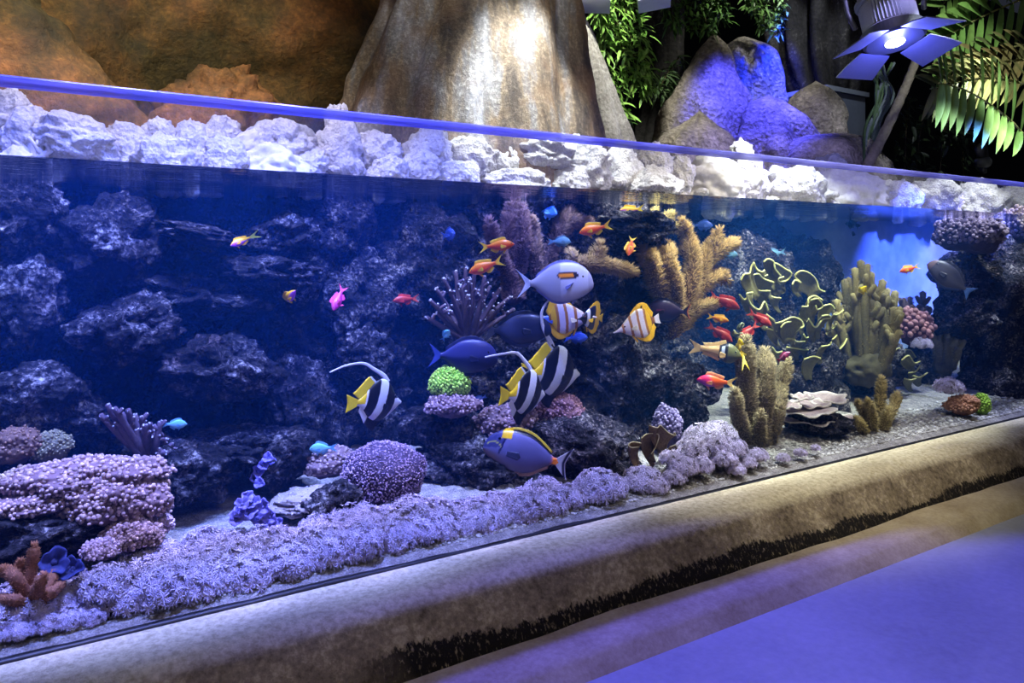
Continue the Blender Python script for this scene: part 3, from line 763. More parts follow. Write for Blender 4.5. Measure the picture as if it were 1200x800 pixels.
mat_coral('soft_coral', 'small pale feathery pink knob above the white violet clump', 120, 644, 42, 22, .24, lin((150,124,140)), lin((214,190,206)), 7, 1.8, 200, .8, .0, group=GP)
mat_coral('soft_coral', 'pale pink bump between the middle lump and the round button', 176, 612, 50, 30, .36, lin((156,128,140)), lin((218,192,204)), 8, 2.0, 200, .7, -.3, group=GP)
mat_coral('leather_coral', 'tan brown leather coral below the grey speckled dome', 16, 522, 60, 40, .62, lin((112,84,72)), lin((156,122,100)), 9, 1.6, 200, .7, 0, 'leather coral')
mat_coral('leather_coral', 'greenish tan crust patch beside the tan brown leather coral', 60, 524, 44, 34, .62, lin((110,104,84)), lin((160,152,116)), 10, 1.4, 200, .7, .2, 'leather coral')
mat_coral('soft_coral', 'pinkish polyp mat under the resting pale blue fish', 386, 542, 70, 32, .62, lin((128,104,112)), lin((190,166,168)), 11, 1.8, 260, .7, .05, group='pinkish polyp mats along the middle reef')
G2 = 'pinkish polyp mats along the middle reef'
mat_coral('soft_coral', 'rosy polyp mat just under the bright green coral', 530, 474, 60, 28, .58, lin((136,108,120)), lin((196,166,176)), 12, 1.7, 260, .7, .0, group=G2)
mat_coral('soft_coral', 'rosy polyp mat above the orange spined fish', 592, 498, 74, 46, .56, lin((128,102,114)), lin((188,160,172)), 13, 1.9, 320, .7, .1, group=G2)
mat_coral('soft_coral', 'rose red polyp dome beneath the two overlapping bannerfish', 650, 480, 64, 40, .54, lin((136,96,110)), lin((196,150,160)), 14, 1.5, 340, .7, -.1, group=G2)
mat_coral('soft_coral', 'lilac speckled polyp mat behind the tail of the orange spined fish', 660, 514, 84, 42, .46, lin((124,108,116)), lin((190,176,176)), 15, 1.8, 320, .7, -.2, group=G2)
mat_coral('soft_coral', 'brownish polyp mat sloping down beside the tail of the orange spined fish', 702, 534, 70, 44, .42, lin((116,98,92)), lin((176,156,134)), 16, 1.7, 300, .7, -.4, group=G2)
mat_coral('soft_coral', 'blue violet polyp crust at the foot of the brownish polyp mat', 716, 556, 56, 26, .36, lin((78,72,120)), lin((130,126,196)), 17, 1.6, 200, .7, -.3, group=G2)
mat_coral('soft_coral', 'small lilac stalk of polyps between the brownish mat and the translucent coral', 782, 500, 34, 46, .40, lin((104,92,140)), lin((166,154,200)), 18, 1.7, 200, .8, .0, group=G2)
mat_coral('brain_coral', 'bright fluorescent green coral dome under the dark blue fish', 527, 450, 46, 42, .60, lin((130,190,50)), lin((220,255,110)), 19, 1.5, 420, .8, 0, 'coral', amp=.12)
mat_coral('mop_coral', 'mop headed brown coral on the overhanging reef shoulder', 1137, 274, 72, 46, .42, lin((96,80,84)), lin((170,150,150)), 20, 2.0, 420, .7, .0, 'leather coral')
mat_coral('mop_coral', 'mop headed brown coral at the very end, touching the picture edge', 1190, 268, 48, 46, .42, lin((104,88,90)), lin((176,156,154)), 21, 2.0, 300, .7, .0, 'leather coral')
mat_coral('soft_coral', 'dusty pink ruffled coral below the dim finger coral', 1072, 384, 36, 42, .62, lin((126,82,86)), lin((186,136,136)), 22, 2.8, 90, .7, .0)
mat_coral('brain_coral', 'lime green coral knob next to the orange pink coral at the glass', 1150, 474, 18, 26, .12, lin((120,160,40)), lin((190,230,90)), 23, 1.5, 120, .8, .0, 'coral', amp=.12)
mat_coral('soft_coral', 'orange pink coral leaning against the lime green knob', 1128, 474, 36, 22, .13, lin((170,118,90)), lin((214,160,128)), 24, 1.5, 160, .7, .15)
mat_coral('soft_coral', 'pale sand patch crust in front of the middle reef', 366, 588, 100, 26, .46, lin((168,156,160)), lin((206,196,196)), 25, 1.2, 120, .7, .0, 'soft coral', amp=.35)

# round purple bush of fine polyps
e = mat_coral('bush_coral', 'round purple bush coral covered in fine polyps above the violet feathery field', 450, 557, 96, 78, .38, lin((70,56,84)), lin((196,170,200)), 31, .95, 2600, .9, 0, 'bush coral', amp=.10)

# blue mushroom polyps
def mushrooms(label, spots, Y, col, seed):
    rr = random.Random(seed); o = at(spots[0][0], spots[0][1], Y); s = px(spots[0][0], Y); e = empty('mushroom_coral', o, label, 'mushroom coral')
    for (u, v, r) in spots:
        c = at(u, v, Y+rr.uniform(-.03, .03))-o; R = rightdir(u); n = (Vector((R.y, -R.x, 0))+Vector((rr.uniform(-.5,.5), 0, rr.uniform(.3, 1.1)))).normalized()
        a = n.orthogonal().normalized(); b = n.cross(a); ph = rr.uniform(0, 6); rows = []
        for i in range(7):
            q = i/6; row = []
            for k in range(28):
                t = 2*pi*k/28; rad = r*s*(.12+.88*q)*(1+.14*q*sin(3*t+ph)+.08*q*sin(7*t)); hh = r*s*(.30*q*q-.25*(1-q)**2*1.5+.16*q*sin(5*t+ph))
                row.append(c+a*cos(t)*rad+b*sin(t)*rad+n*hh)
            rows.append(row)
        g = rr.uniform(.75, 1.2); k2 = tuple(x*g for x in col); m = MB()
        m.slab(rows, s*1.0, lambda i, j: mix(tuple(x*.5 for x in k2), tuple(min(1, x*1.35) for x in k2), i), closed=True)
        m.tube([c-n*r*s*.2, c-n*r*s*1.2], r*s*.3, 8, tuple(x*.6 for x in k2)); m.build('disc', M['coral'], e)
BLU = lin((132,124,206))
mushrooms('cluster of frilly blue violet mushroom polyps rising from the pale violet field', [(276,608,9),(290,600,11),(302,606,10),(296,588,9),(284,590,8),(308,594,9),(316,606,8),(320,618,8),(306,620,9),(290,582,7),(280,600,7),(326,612,6),(312,626,7)], .30, BLU, 1)
mushrooms('small string of blue violet mushroom polyps on the rock above the larger cluster', [(302,552,7),(308,545,6),(314,536,6),(298,560,6),(304,566,6),(318,540,5)], .58, lin((124,114,196)), 2)
mushrooms('two big ruffled blue mushroom discs beside the orange brown gorgonian', [(64,658,15),(84,666,13),(92,676,12),(74,672,10)], .17, lin((62,72,150)), 3)

# cabbage corals: folded upright plates with a thin bright rim
def cabbage(label, rims, Y, drop, col, rimc, seed, centre, rimr=1.1, thick=1.1):
    rr = random.Random(seed); o = at(centre[0], centre[1], Y); s = px(centre[0], Y); e = empty('cabbage_coral', o, label, 'cabbage coral')
    for pts in rims:
        dy = rr.uniform(-.09, .09); P = catmull([at(u, v, Y+dy+.012*sin(i*2.1+u)) for i, (u, v) in enumerate(pts)], 6)
        cu = sum(p[0] for p in pts)/len(pts); cv = sum(p[1] for p in pts)/len(pts); dr = drop*rr.uniform(.7, 1.2)
        ft = at(cu+(centre[0]-cu)*.35, cv+dr, Y+dy+.05); rows = []
        for i in range(6):
            t = i/5; row = []
            for p in P:
                b = p+Vector((0, 0, -dr*s)); b = b.lerp(ft, .62); q = p.lerp(b, t); q = q+Vector((0, .05*t*(1-t)*2, 0)); row.append(q-o)
            rows.append(row)
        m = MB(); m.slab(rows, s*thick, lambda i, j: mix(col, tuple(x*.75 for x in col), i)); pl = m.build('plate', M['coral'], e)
        m = MB(); m.tube([p-o for p in P], s*rimr, 6, rimc); rm = m.build('rim', M['polyp'], pl); rm['label'] = 'thin pale bright rim of the plate'
def sc6(u0, v0, L): return [[(u0+x/6, v0+y/6) for x, y in pl] for pl in L]
CAB = sc6(800, 300, [
 [(410,170),(430,130),(470,120),(480,80),(500,45)], [(500,45),(520,90),(560,110),(600,75),(650,50),(720,90),(765,120),(740,165),(690,180),(670,160),(710,145)],
 [(480,140),(530,125),(570,160),(640,185)], [(480,165),(500,200),(530,240),(615,245)], [(570,40),(600,20),(640,40),(650,90),(690,140)], [(580,140),(620,125),(690,135)],
 [(770,200),(790,170),(830,185),(790,140),(830,105),(890,120),(940,170),(960,230),(1000,250)], [(400,270),(430,305),(455,290)], [(490,255),(450,265),(465,310),(490,350),(540,375),(575,320),(600,380)],
 [(610,270),(640,290),(690,295)], [(590,410),(640,450),(650,470),(700,460),(770,430),(830,450),(850,490),(830,505)], [(820,410),(840,385),(880,400),(890,440),(860,470)],
 [(840,355),(880,350),(885,300),(930,280),(985,310)], [(900,310),(950,300),(985,350),(950,375),(935,345)], [(985,350),(1040,340),(1070,370)], [(1060,410),(1090,410),(1130,380)],
 [(885,440),(935,500),(985,445),(1040,435),(1025,415),(980,420)], [(590,505),(640,520),(690,540)], [(850,550),(870,575),(900,560)], [(1055,510),(1070,495),(1080,475)], [(1015,600),(1060,580),(1085,555)],
 [(975,635),(1030,625),(1045,605)], [(1105,655),(1135,620),(1155,580)], [(730,640),(800,650),(870,660),(920,660)], [(630,640),(660,675),(700,670)], [(855,725),(920,705),(970,720)], [(590,750),(620,752),(660,755)], [(360,520),(380,545),(415,540)],
 [(690,500),(720,470),(760,460)], [(770,560),(800,600),(860,600)]])
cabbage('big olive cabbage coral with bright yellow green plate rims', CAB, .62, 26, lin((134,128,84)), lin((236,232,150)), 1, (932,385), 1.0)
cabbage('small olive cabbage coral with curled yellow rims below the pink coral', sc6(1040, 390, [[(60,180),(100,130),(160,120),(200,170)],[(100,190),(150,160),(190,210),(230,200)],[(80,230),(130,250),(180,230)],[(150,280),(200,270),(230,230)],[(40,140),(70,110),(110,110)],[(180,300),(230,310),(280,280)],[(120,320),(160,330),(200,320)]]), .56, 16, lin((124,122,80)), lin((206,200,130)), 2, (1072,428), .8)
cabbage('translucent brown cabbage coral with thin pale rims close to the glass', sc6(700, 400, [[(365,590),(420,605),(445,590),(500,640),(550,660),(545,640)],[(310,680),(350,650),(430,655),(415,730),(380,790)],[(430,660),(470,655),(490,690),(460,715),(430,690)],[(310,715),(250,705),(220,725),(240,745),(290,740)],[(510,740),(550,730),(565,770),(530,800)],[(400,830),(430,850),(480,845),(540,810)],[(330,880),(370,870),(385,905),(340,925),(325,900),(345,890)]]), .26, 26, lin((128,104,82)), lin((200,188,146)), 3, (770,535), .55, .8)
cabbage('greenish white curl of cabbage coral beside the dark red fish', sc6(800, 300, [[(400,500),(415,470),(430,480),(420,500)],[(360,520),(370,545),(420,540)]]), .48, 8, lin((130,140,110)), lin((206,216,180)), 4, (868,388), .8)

# plate coral whorl
def plates(label, discs, Y, col, rimc, seed):
    o = at(discs[0][0], discs[0][1], Y); e = empty('plate_coral', o, label, 'plate coral'); rr = random.Random(seed)
    for (u, v, w, h) in discs:
        c = at(u, v, Y+rr.uniform(-.02, .02))-o; s = px(u, Y); R = rightdir(u); Bk = Vector((-R.y, R.x, 0)); ph = rr.uniform(0, 6); rows = []
        for i in range(7):
            q = i/6; row = []
            for k in range(44):
                t = 2*pi*k/44; rad = w*s/2*(.05+.95*q)*(1+.10*q*sin(4*t+ph)+.07*q*sin(9*t+2*ph)); z = s*(h*.30*q*q+1.5*q*q*sin(6*t+ph))
                row.append(c+R*cos(t)*rad+Bk*sin(t)*rad*.8+Vector((0, 0, z-.30*sin(t)*-rad*.8*0-s*sin(t)*q*-h*.30)))
            rows.append(row)
        m = MB(); m.slab(rows, s*1.6, lambda i, j: mix(col, rimc, max(0, (i-.7)/.3)), closed=True); m.build('plate', M['coral'], e)
plates('pale pinkish whorled plate coral with wavy white rims on the sand', [(948,492,62,10),(944,482,62,10),(968,468,50,9),(950,474,40,8),(926,476,26,7),(990,492,36,7),(940,466,24,6)], .30, lin((168,148,148)), lin((226,216,206)), 2)

# white feathery soft coral and pulsing clumps: feathery heads on stalks
def xenia_mesh(seed, heads, R0, rh, nt=9, stalk=True):
    rr = random.Random(seed); mb = MB(); st = MB(); G = pi*(3-sqrt(5))
    for k in range(heads):
        z = 1-1.15*(k+.5)/heads; q = sqrt(max(0, 1-z*z)); a = k*G+rr.uniform(-.3, .3)
        d = Vector((q*cos(a), q*sin(a), z*.85+.12)).normalized(); c = Vector((d.x*R0, d.y*R0, max(0, d.z)*R0*.8+R0*.12))*rr.uniform(.82, 1.12)
        if stalk: st.tube([Vector((d.x*R0*.25, d.y*R0*.25, -R0*.15)), c*.55, c], lambda t: rh*.22, 5, (.40,.34,.42))
        g = rr.uniform(.72, 1.2); col = (.80*g, .70*g, .98*g)
        n = d.orthogonal().normalized(); b = d.cross(n)
        for t in range(nt):
            ang = 2*pi*t/nt+rr.uniform(-.2, .2); o = n*cos(ang)+b*sin(ang); up = rr.uniform(.3, 1.0)
            p0 = c; p1 = c+(o*.55+d*.45*up)*rh; p2 = c+(o*1.0+d*.55*up)*rh
            mb.tube([p0, p1, p2], lambda x: rh*(.15-.06*x), 3, lambda x: mix(tuple(v*.6 for v in col), col, .3+x), cap=False)
            for x in (.45, .75, 1.0):
                pp = p0.lerp(p1, x*2) if x < .5 else p1.lerp(p2, x*2-1)
                e = d.cross(o)
                for sg in (-1, 1): mb.spike(pp, o*.5+d*.2+e*sg, rh*.34, rh*.06, col)
    return mb, st
XB = []
for sd in range(5):
    mb, st = xenia_mesh(sd+1, 120, .084, .0165)
    a = mb.build('polyp_heads', M['polyp']); b = st.build('stalks', M['polyp'], a)
    COL.objects.unlink(a); COL.objects.unlink(b); XB.append((a.data, b.data))
def xenia(u, v, Y, w, label, group, k, lift=.0):
    c = at(u, v, Y); s = px(u, Y)*w/.2
    c.z -= .012*s
    e = empty('pulsing_coral', c, label, 'soft coral', group); e.rotation_euler.z = k*1.7; q = .8+.45*((k*7919) % 13)/13; e.scale = (s*q, s*q, s*(q+.1)*.95)
    a, b = XB[k % 5]
    for nm, d in (('stalks', b), ('polyp_heads', a)):
        o = bpy.data.objects.new(nm, d); COL.objects.link(o); o.parent = e
FLD = [ # v of the top edge of the field, v of the glass foot
 (150,668),(190,642),(250,628),(320,622),(400,598),(470,584),(540,590),(590,584),(640,574),(700,556),(745,560)]
LXF = 'pale violet feathery coral clump in the carpet that runs along the foot of the glass'
GXF = 'carpet of pale violet feathery corals along the glass'
rx = random.Random(21); n = 0
u = 158
while u < 752:
    top = interp(FLD, u); bot = 775-.2425*u-30
    rows = max(2, int((bot-top)/14)+1)
    for j in range(rows):
        t = (j+.5)/rows; Y = .10+.18*(1-t)**1.1
        vv = top+9+(bot-top-9)*t+rx.uniform(-4, 4)
        xenia(u+rx.uniform(-10, 10), vv+6, Y, rx.uniform(60, 78)*(1-.0004*u), LXF, GXF, n); n += 1
    u += 21
XL2 = 'lavender feathery coral clump in the heap in front of the orange brown gorgonian'
GX2 = 'lavender feathery corals at the near corner of the glass'
def on_bed(u, Y, lift=0.): # image row of the sand there
    p = at(u, 400, Y); return HZ+(CZ-bedz(p.x, Y)-lift)*F/depth(u, Y)
for i, (a, y, w, lf) in enumerate([(-8,.07,44,.02),(22,.075,46,.02),(52,.08,44,.02),(82,.085,42,.015),(108,.08,34,.01),(4,.13,56,.04),(38,.14,56,.045),(70,.15,54,.04),(98,.15,46,.03),(20,.20,52,.06),(54,.21,50,.06),(86,.20,46,.05)]):
    xenia(a, on_bed(a, y, lf), y, w, XL2, GX2, i)
for i, (a, b, y, w) in enumerate([(122,690,.14,64)]):
    xenia(a, b, y, w*1.15, 'whitish violet feathery coral clump standing on a small dark rock, apart from the carpet', None, i+2)
rock('reef_rock', 128, 714, 60, 30, .13, M['reef'], 'small blue black rock under the whitish violet feathery clump', 'reef rock', 'reef rocks under water', 201, 4, .7)
XL3 = 'whitish feathery coral clump in the group at the foot of the stout tan column gorgonian'
for i, (a, b, y, w) in enumerate([(822,548,.09,40),(848,540,.09,40),(836,524,.16,44),(858,528,.13,38),(812,530,.18,42),(842,512,.24,40),(824,516,.24,40),(876,544,.07,30),(862,552,.05,28),(800,550,.1,40),(888,536,.08,26)]):
    xenia(a, b, y, w, XL3, 'whitish feathery corals under the column gorgonian', i)
XL4 = 'bluish violet feathery coral clump between the translucent coral and the whitish feathery group'
for i, (a, b, y, w) in enumerate([(770,572,.08,40),(790,562,.09,36),(786,540,.16,34)]):
    xenia(a, b, y, w, XL4, 'bluish violet feathery corals', i)
for i, (a, b, w) in enumerate([(918,538,22),(938,532,20),(956,526,14)]):
    xenia(a, b, .06, w, 'small white feathery tuft on the gravel beyond the whitish group', 'small white tufts on the gravel', i)
xenia(1112, 456, .2, 40, 'greyish white feathery coral standing behind the orange pink coral', None, 1)
xenia(1080, 405, .56, 26, 'tiny grey tuft beside the small cabbage coral', None, 3)
# ------------------------------------------------------------------ fish
def shape(spec):
    key = spec['key']
    if key in FISHC: return FISHC[key]
    bf = spec['bf']; top = spec['top']; bot = spec['bot']; th = spec['thick']; colf = spec['col']; bend = spec.get('bend', 0)
    NR, NS = spec.get('res', (44, 28))
    def B(p):
        x, y, z = p; return Vector((x, y+bend*max(0, .25-x)**2, z))
    mb = MB(); rows = []; cs = []
    for i in range(NR+1):
        s = i/NR; s2 = s*s*(3-2*s)*.35+s*.65; zt, zb = interp(top, s2), interp(bot, s2); x = .5-s2*bf
        zc, hh = (zt+zb)/2, max(.002, (zt-zb)/2); t = interp(th, s2); row = []
        for k in range(NS):
            a = 2*pi*k/NS; ca, sa = cos(a), sin(a)
            yy = t*(abs(ca)**.9)*(1 if ca >= 0 else -1); zz = zc+hh*sa
            row.append(B((x, yy, zz))); cs.append(colf(s2, sa, x, zz))
        rows.append(row)
    mb.grid(rows, cs, closed=True)
    n = NS; m = NR*NS
    mb.add([B((.5+.004, 0, (interp(top, 0)+interp(bot, 0))/2))]+rows[0], [(0, 1+(k+1) % n, 1+k) for k in range(n)], colf(0, 0, .5, 0))
    mb.add([B((.5-bf, 0, (interp(top, 1)+interp(bot, 1))/2))]+rows[-1], [(0, 1+k, 1+(k+1) % n) for k in range(n)], colf(1, 0, .5-bf, 0))
    parts = [('body', mb, M['fish'])]
    for f in spec['fins']:
        nm, rays, cf = f[0], f[1], f[2]; off = f[3] if len(f) > 3 else None
        sides = (1, -1) if off else (0,)
        for sd in sides:
            R = []
            nt = 7
            # refine the rays
            fine = []
            for q in range(len(rays)-1):
                for w in range(3): fine.append([rays[q][c]*(1-w/3)+rays[q+1][c]*w/3 for c in range(4)])
            fine.append(rays[-1])
            for (bx, bz, tx, tz) in fine:
                row = []
                for k in range(nt+1):
                    t = k/nt; x, z = bx+(tx-bx)*t, bz+(tz-bz)*t
                    y = sd*(off[0]+off[1]*t) if off else .004*sin(x*60)*t
                    row.append(B((x, y, z)))
                R.append(row)
            m2 = MB(); m2.slab(R, lambda i, j: .016*(1-j/nt)+.004, lambda i, j: cf(i, j)); parts.append((nm, m2, M['fin']))
    ex, ez, er = spec['eye']; s_e = (.5-ex)/bf; yt = interp(th, s_e)*spec.get('eyey', .8)
    for sd in (1, -1):
        m3 = MB(); ring, pup = spec.get('ring', lin((210,180,90))), lin((8,8,12))
        V, Fc = ico(2)
        m3.add([B((ex+p.x*er, sd*yt+p.y*er*.6, ez+p.z*er)) for p in V], Fc, [pup if abs(p.y) > .70 else ring for p in V]); parts.append(('eye', m3, M['eye']))
    out = []
    for nm, m, mat in parts:
        o = m.build(nm, mat); COL.objects.unlink(o); out.append((nm, o.data)); bpy.data.objects.remove(o)
    FISHC[key] = out; return out
FISHC = {}
def fish(spec, name, label, cat, u, v, Y, L, face=1, tilt=0, yaw=0, group=None, roll=0):
    d = shape(spec); s = px(u, Y)*L; e = empty(name, at(u, v, Y), label, cat, group)
    R = rightdir(u)*face; t = radians(tilt); Z = Vector((0, 0, 1))
    f = R*cos(t)+Z*sin(t); up = Z*cos(t)-R*sin(t); y = up.cross(f)
    m = Matrix((f, y, up)).transposed()
    m = m @ Matrix.Rotation(radians(yaw)*face*-1, 3, 'Z') @ Matrix.Rotation(radians(roll), 3, 'X')
    e.matrix_world = Matrix.Translation(e.location) @ m.to_4x4() @ Matrix.Scale(s, 4)
    for nm, me in d:
        o = bpy.data.objects.new(nm, me); COL.objects.link(o); o.parent = e
    return e
def along(prof, bf, s0, s1, hf, sweep=.5, n=9, sgn=1, sink=.0):
    """fin rays rising from a body outline"""
    out = []
    for k in range(n):
        q = k/(n-1); s = s0+(s1-s0)*q; x = .5-s*bf; z = interp(prof, s); h = hf(q)
        out.append((x, z-sgn*(.012+sink), x-sweep*h, z+sgn*h))
    return out
def tailfin(bf, zc, hb, spread, length, fork, n=9):
    x0 = .5-bf+.012; out = []
    for k in range(n):
        q = k/(n-1)*2-1; ln = length*(1-fork*(1-abs(q)**1.3))
        out.append((x0, zc+hb*q, x0-ln, zc+spread*q))
    return out
FLAT = lambda c: (lambda i, j: c)

# --- fairy basslets (anthias)
def anthias(key, body, fin, tail, bend=0):
    top = [(0,.0),(.06,.05),(.18,.115),(.38,.155),(.6,.13),(.82,.075),(1,.05)]
    bot = [(0,-.015),(.06,-.05),(.2,-.11),(.42,-.15),(.65,-.115),(.85,-.06),(1,-.04)]
    th = [(0,.012),(.1,.05),(.3,.085),(.5,.085),(.8,.04),(1,.018)]
    bf = .76
    return dict(key=key, bf=bf, top=top, bot=bot, thick=th, col=body, bend=bend, res=(36, 22), eye=(.415,.03,.022), ring=lin((240,190,120)),
      fins=[('dorsal_fin', along(top, bf, .26, .86, lambda q: .085*(1-.35*q)*(1+.35*(q > .6)*sin((q-.6)*6)), .55), fin),
            ('anal_fin', along(bot, bf, .58, .86, lambda q: .10*(1-.5*q)*min(1, .5+q*2), .7, 6, -1), fin),
            ('tail_fin', tailfin(bf, .005, .045, .17, .26, .55), tail),
            ('pelvic_fin', along(bot, bf, .3, .4, lambda q: .12*(1-.6*q), .8, 4, -1), fin),
            ('pectoral_fin', [(.26,-.02,.12,.03),(.26,-.04,.10,-.03),(.26,-.06,.12,-.09)], fin, (.085, .05))])
OR1, OR2, YEL = lin((255,92,20)), lin((255,150,30)), lin((250,210,50))
def c_or(s, h, x, z): return mix(mix(lin((250,70,24)), OR2, sst(-.2, .9, h)), lin((255,120,60)), sst(.1, 1, -h))
A_OR = anthias('a_or', c_or, lambda i, j: mix(OR2, YEL, j), lambda i, j: mix(OR2, YEL, min(1, j*1.3)))
def c_red(s, h, x, z): return mix(lin((150,30,36)), lin((190,64,50)), sst(-.2, .9, h))
A_RED = anthias('a_red', c_red, FLAT(lin((196,56,50))), FLAT(lin((206,78,60))))
def c_py(s, h, x, z):
    return mix(lin((196,80,220)), lin((255,190,20)), sst(-.05, .25, h*.55+(s-.38)*.75))
A_PY = anthias('a_py', c_py, lambda i, j: lin((255,200,30)), lambda i, j: lin((250,215,50)))
A_PYB = anthias('a_pyb', c_py, lambda i, j: lin((255,190,30)), lambda i, j: lin((210,210,80)), 1.5)
def c_mo(s, h, x, z): return mix(mix(lin((160,40,150)), lin((232,44,100)), sst(-.6, .5, h)), lin((250,96,26)), sst(.38, .62, s+.1*h))
A_MO = anthias('a_mo', c_mo, lambda i, j: mix(lin((230,70,40)), lin((236,170,120)), j), lambda i, j: lin((230,190,110)))
def c_mag(s, h, x, z): return mix(lin((190,30,130)), lin((240,90,150)), sst(-.3, .9, h))
A_MAG = anthias('a_mag', c_mag, FLAT(lin((210,50,120))), FLAT(lin((220,60,120))))
def c_gold(s, h, x, z): return mix(lin((240,120,10)), lin((255,176,20)), sst(-.3, .8, h))
A_GOLD = anthias('a_gold', c_gold, FLAT(lin((255,190,40))), FLAT(lin((255,200,60))))
def c_yel(s, h, x, z): return mix(lin((235,190,20)), lin((255,226,40)), sst(-.3, .8, h))
A_YEL = anthias('a_yel', c_yel, FLAT(lin((250,220,60))), FLAT(lin((250,220,60))), 2.2)
def c_pk(s, h, x, z): return mix(lin((170,60,120)), lin((226,140,180)), sst(-.2, .9, h+.4*sin(s*20)))
A_PK = anthias('a_pk', c_pk, FLAT(lin((190,60,110))), FLAT(lin((170,50,90))))
GO = None
N, C = 'fairy_basslet', 'fish'
fish(A_OR, N, 'upper of two orange basslets swimming in front of the mauve gorgonian, nose level', C, 582, 288, .52, 42, 1, 6, 0)
fish(A_OR, N, 'lower of two orange basslets in front of the mauve gorgonian, nose pointing down', C, 570, 312, .50, 44, -1, -20, 0)
fish(A_OR, N, 'orange basslet with a yellow tail swimming alone below the surface', C, 698, 268, .42, 40, -1, -14, 0)
fish(A_OR, N, 'slim orange basslet seen head on, hanging under the rock arch', C, 739, 288, .45, 30, -1, -76, 38)
fish(A_PY, N, 'purple and yellow basslet just under the water surface by the rock crest', C, 740, 246, .55, 30, -1, -6, 0)
fish(A_PYB, N, 'small purple basslet with raised yellow back beside the thin tilted ledge', C, 282, 283, .7, 28, -1, -24, 30)
fish(A_PYB, N, 'purple and yellow basslet curving its tail downward in front of the blue cave', C, 336, 352, .6, 36, 1, 52, 30)
fish(A_MAG, N, 'magenta basslet swimming away beside the blotchy reef column', C, 397, 349, .7, 36, -1, -66, 30)
fish(A_RED, N, 'dull red basslet with pink bars in the dark water at mid tank', C, 476, 351, .75, 32, -1, -4, 15)
fish(A_RED, N, 'red basslet with a raised tail above the small golden one', C, 848, 353, .5, 40, 1, -24, 0)
fish(A_GOLD, N, 'small golden orange basslet between two dark red basslets', C, 841, 373, .48, 26, 1, -12, 0)
fish(A_RED, N, 'deep red basslet directly under the small golden one', C, 843, 390, .50, 36, 1, -34, 0)
fish(A_RED, N, 'crimson basslet against the rim of the cabbage coral', C, 890, 373, .45, 32, 1, -30, 12)
fish(A_RED, N, 'dark crimson basslet tucked below the one at the cabbage coral', C, 878, 388, .47, 30, -1, -40, 20)
fish(A_YEL, N, 'bright yellow little fish upright at the top of the column gorgonian', C, 869, 408, .32, 26, -1, 78, 20)
fish(A_PK, N, 'mottled pink fish resting at a branch of the column gorgonian', C, 918, 418, .30, 20, 1, 40, 10)
fish(A_MO, N, 'magenta fronted orange basslet with a pale tail near the glass', C, 840, 447, .36, 46, -1, 4, 0)
fish(A_OR, N, 'small orange red basslet in front of the blue glow', C, 1066, 315, .6, 24, -1, -18, 20)
fish(A_YEL, N, 'tiny yellow fish in front of the olive finger coral', C, 1009, 343, .5, 22, 1, 56, 20)

# --- damselfish (small blue)
def damsel(key, c1, c2, fin, bend=0):
    top = [(0,.0),(.06,.07),(.2,.16),(.42,.20),(.65,.15),(.85,.075),(1,.05)]
    bot = [(0,-.02),(.06,-.07),(.22,-.15),(.45,-.19),(.68,-.13),(.87,-.06),(1,-.045)]
    th = [(0,.012),(.1,.055),(.3,.09),(.5,.09),(.8,.045),(1,.018)]; bf = .76
    return dict(key=key, bf=bf, top=top, bot=bot, thick=th, col=lambda s, h, x, z: mix(c2, c1, sst(-.6, .8, h)), bend=bend, res=(32, 20), eye=(.41,.03,.026), ring=lin((180,200,220)),
      fins=[('dorsal_fin', along(top, bf, .26, .84, lambda q: .07*(1-.2*q), .5), FLAT(fin)), ('anal_fin', along(bot, bf, .56, .84, lambda q: .08*(1-.4*q), .6, 6, -1), FLAT(fin)),
            ('tail_fin', tailfin(bf, .0, .045, .16, .25, .5), FLAT(fin)), ('pelvic_fin', along(bot, bf, .3, .4, lambda q: .10*(1-.6*q), .7, 4, -1), FLAT(fin)),
            ('pectoral_fin', [(.26,-.02,.13,.05),(.26,-.04,.09,-.02),(.26,-.06,.13,-.09)], FLAT(fin), (.09, .10))])
D_PALE = damsel('d_pale', lin((120,200,240)), lin((150,210,235)), lin((110,170,220)))
D_BLUE = damsel('d_blue', lin((50,110,250)), lin((90,160,255)), lin((120,190,255)))
D_DIM = damsel('d_dim', lin((84,128,160)), lin((120,160,180)), lin((84,120,150)))
D_NAVY = damsel('d_navy', lin((60,90,200)), lin((90,120,220)), lin((70,100,200)))
N = 'damselfish'
fish(D_PALE, N, 'pale blue damselfish hovering beside the white tipped fan coral', C, 204, 497, .58, 28, 1, -4, 0)
fish(D_PALE, N, 'pale blue damselfish resting on the pinkish polyp mat', C, 379, 525, .58, 32, -1, 0, 0)
fish(D_NAVY, N, 'pale blue damselfish facing the glass with spread fins below the surface', C, 525, 275, .7, 34, 1, 10, 62)
fish(D_BLUE, N, 'bright blue damselfish turning under the surface above the crooked gorgonian', C, 641, 248, .62, 36, 1, -14, 48)
fish(D_DIM, N, 'dim grey blue damselfish at the foot of the crooked gorgonian', C, 655, 283, .56, 28, 1, 0, 0)
fish(D_DIM, N, 'hazy teal damselfish beside the tip of the golden gorgonian', C, 851, 298, .9, 26, 1, 0, 0)
fish(D_DIM, N, 'hazy pale damselfish just above the cabbage coral', C, 908, 297, .9, 28, -1, -10, 20)
fish(D_NAVY, N, 'faint blue damselfish in the open water under the surface', C, 822, 264, 1.0, 26, 1, 0, 0)
fish(D_PALE, N, 'small pale damselfish peeping over the back of the dark blue fish', C, 522, 393, .60, 22, 1, 60, 40)
fish(D_NAVY, N, 'tiny striped blue fish beside the rosy polyp mat', C, 563, 467, .55, 18, -1, -20, 20)
fish(D_NAVY, N, 'faint blue fish half hidden behind the striped butterflyfish', C, 648, 376, .56, 30, -1, 10, 30)
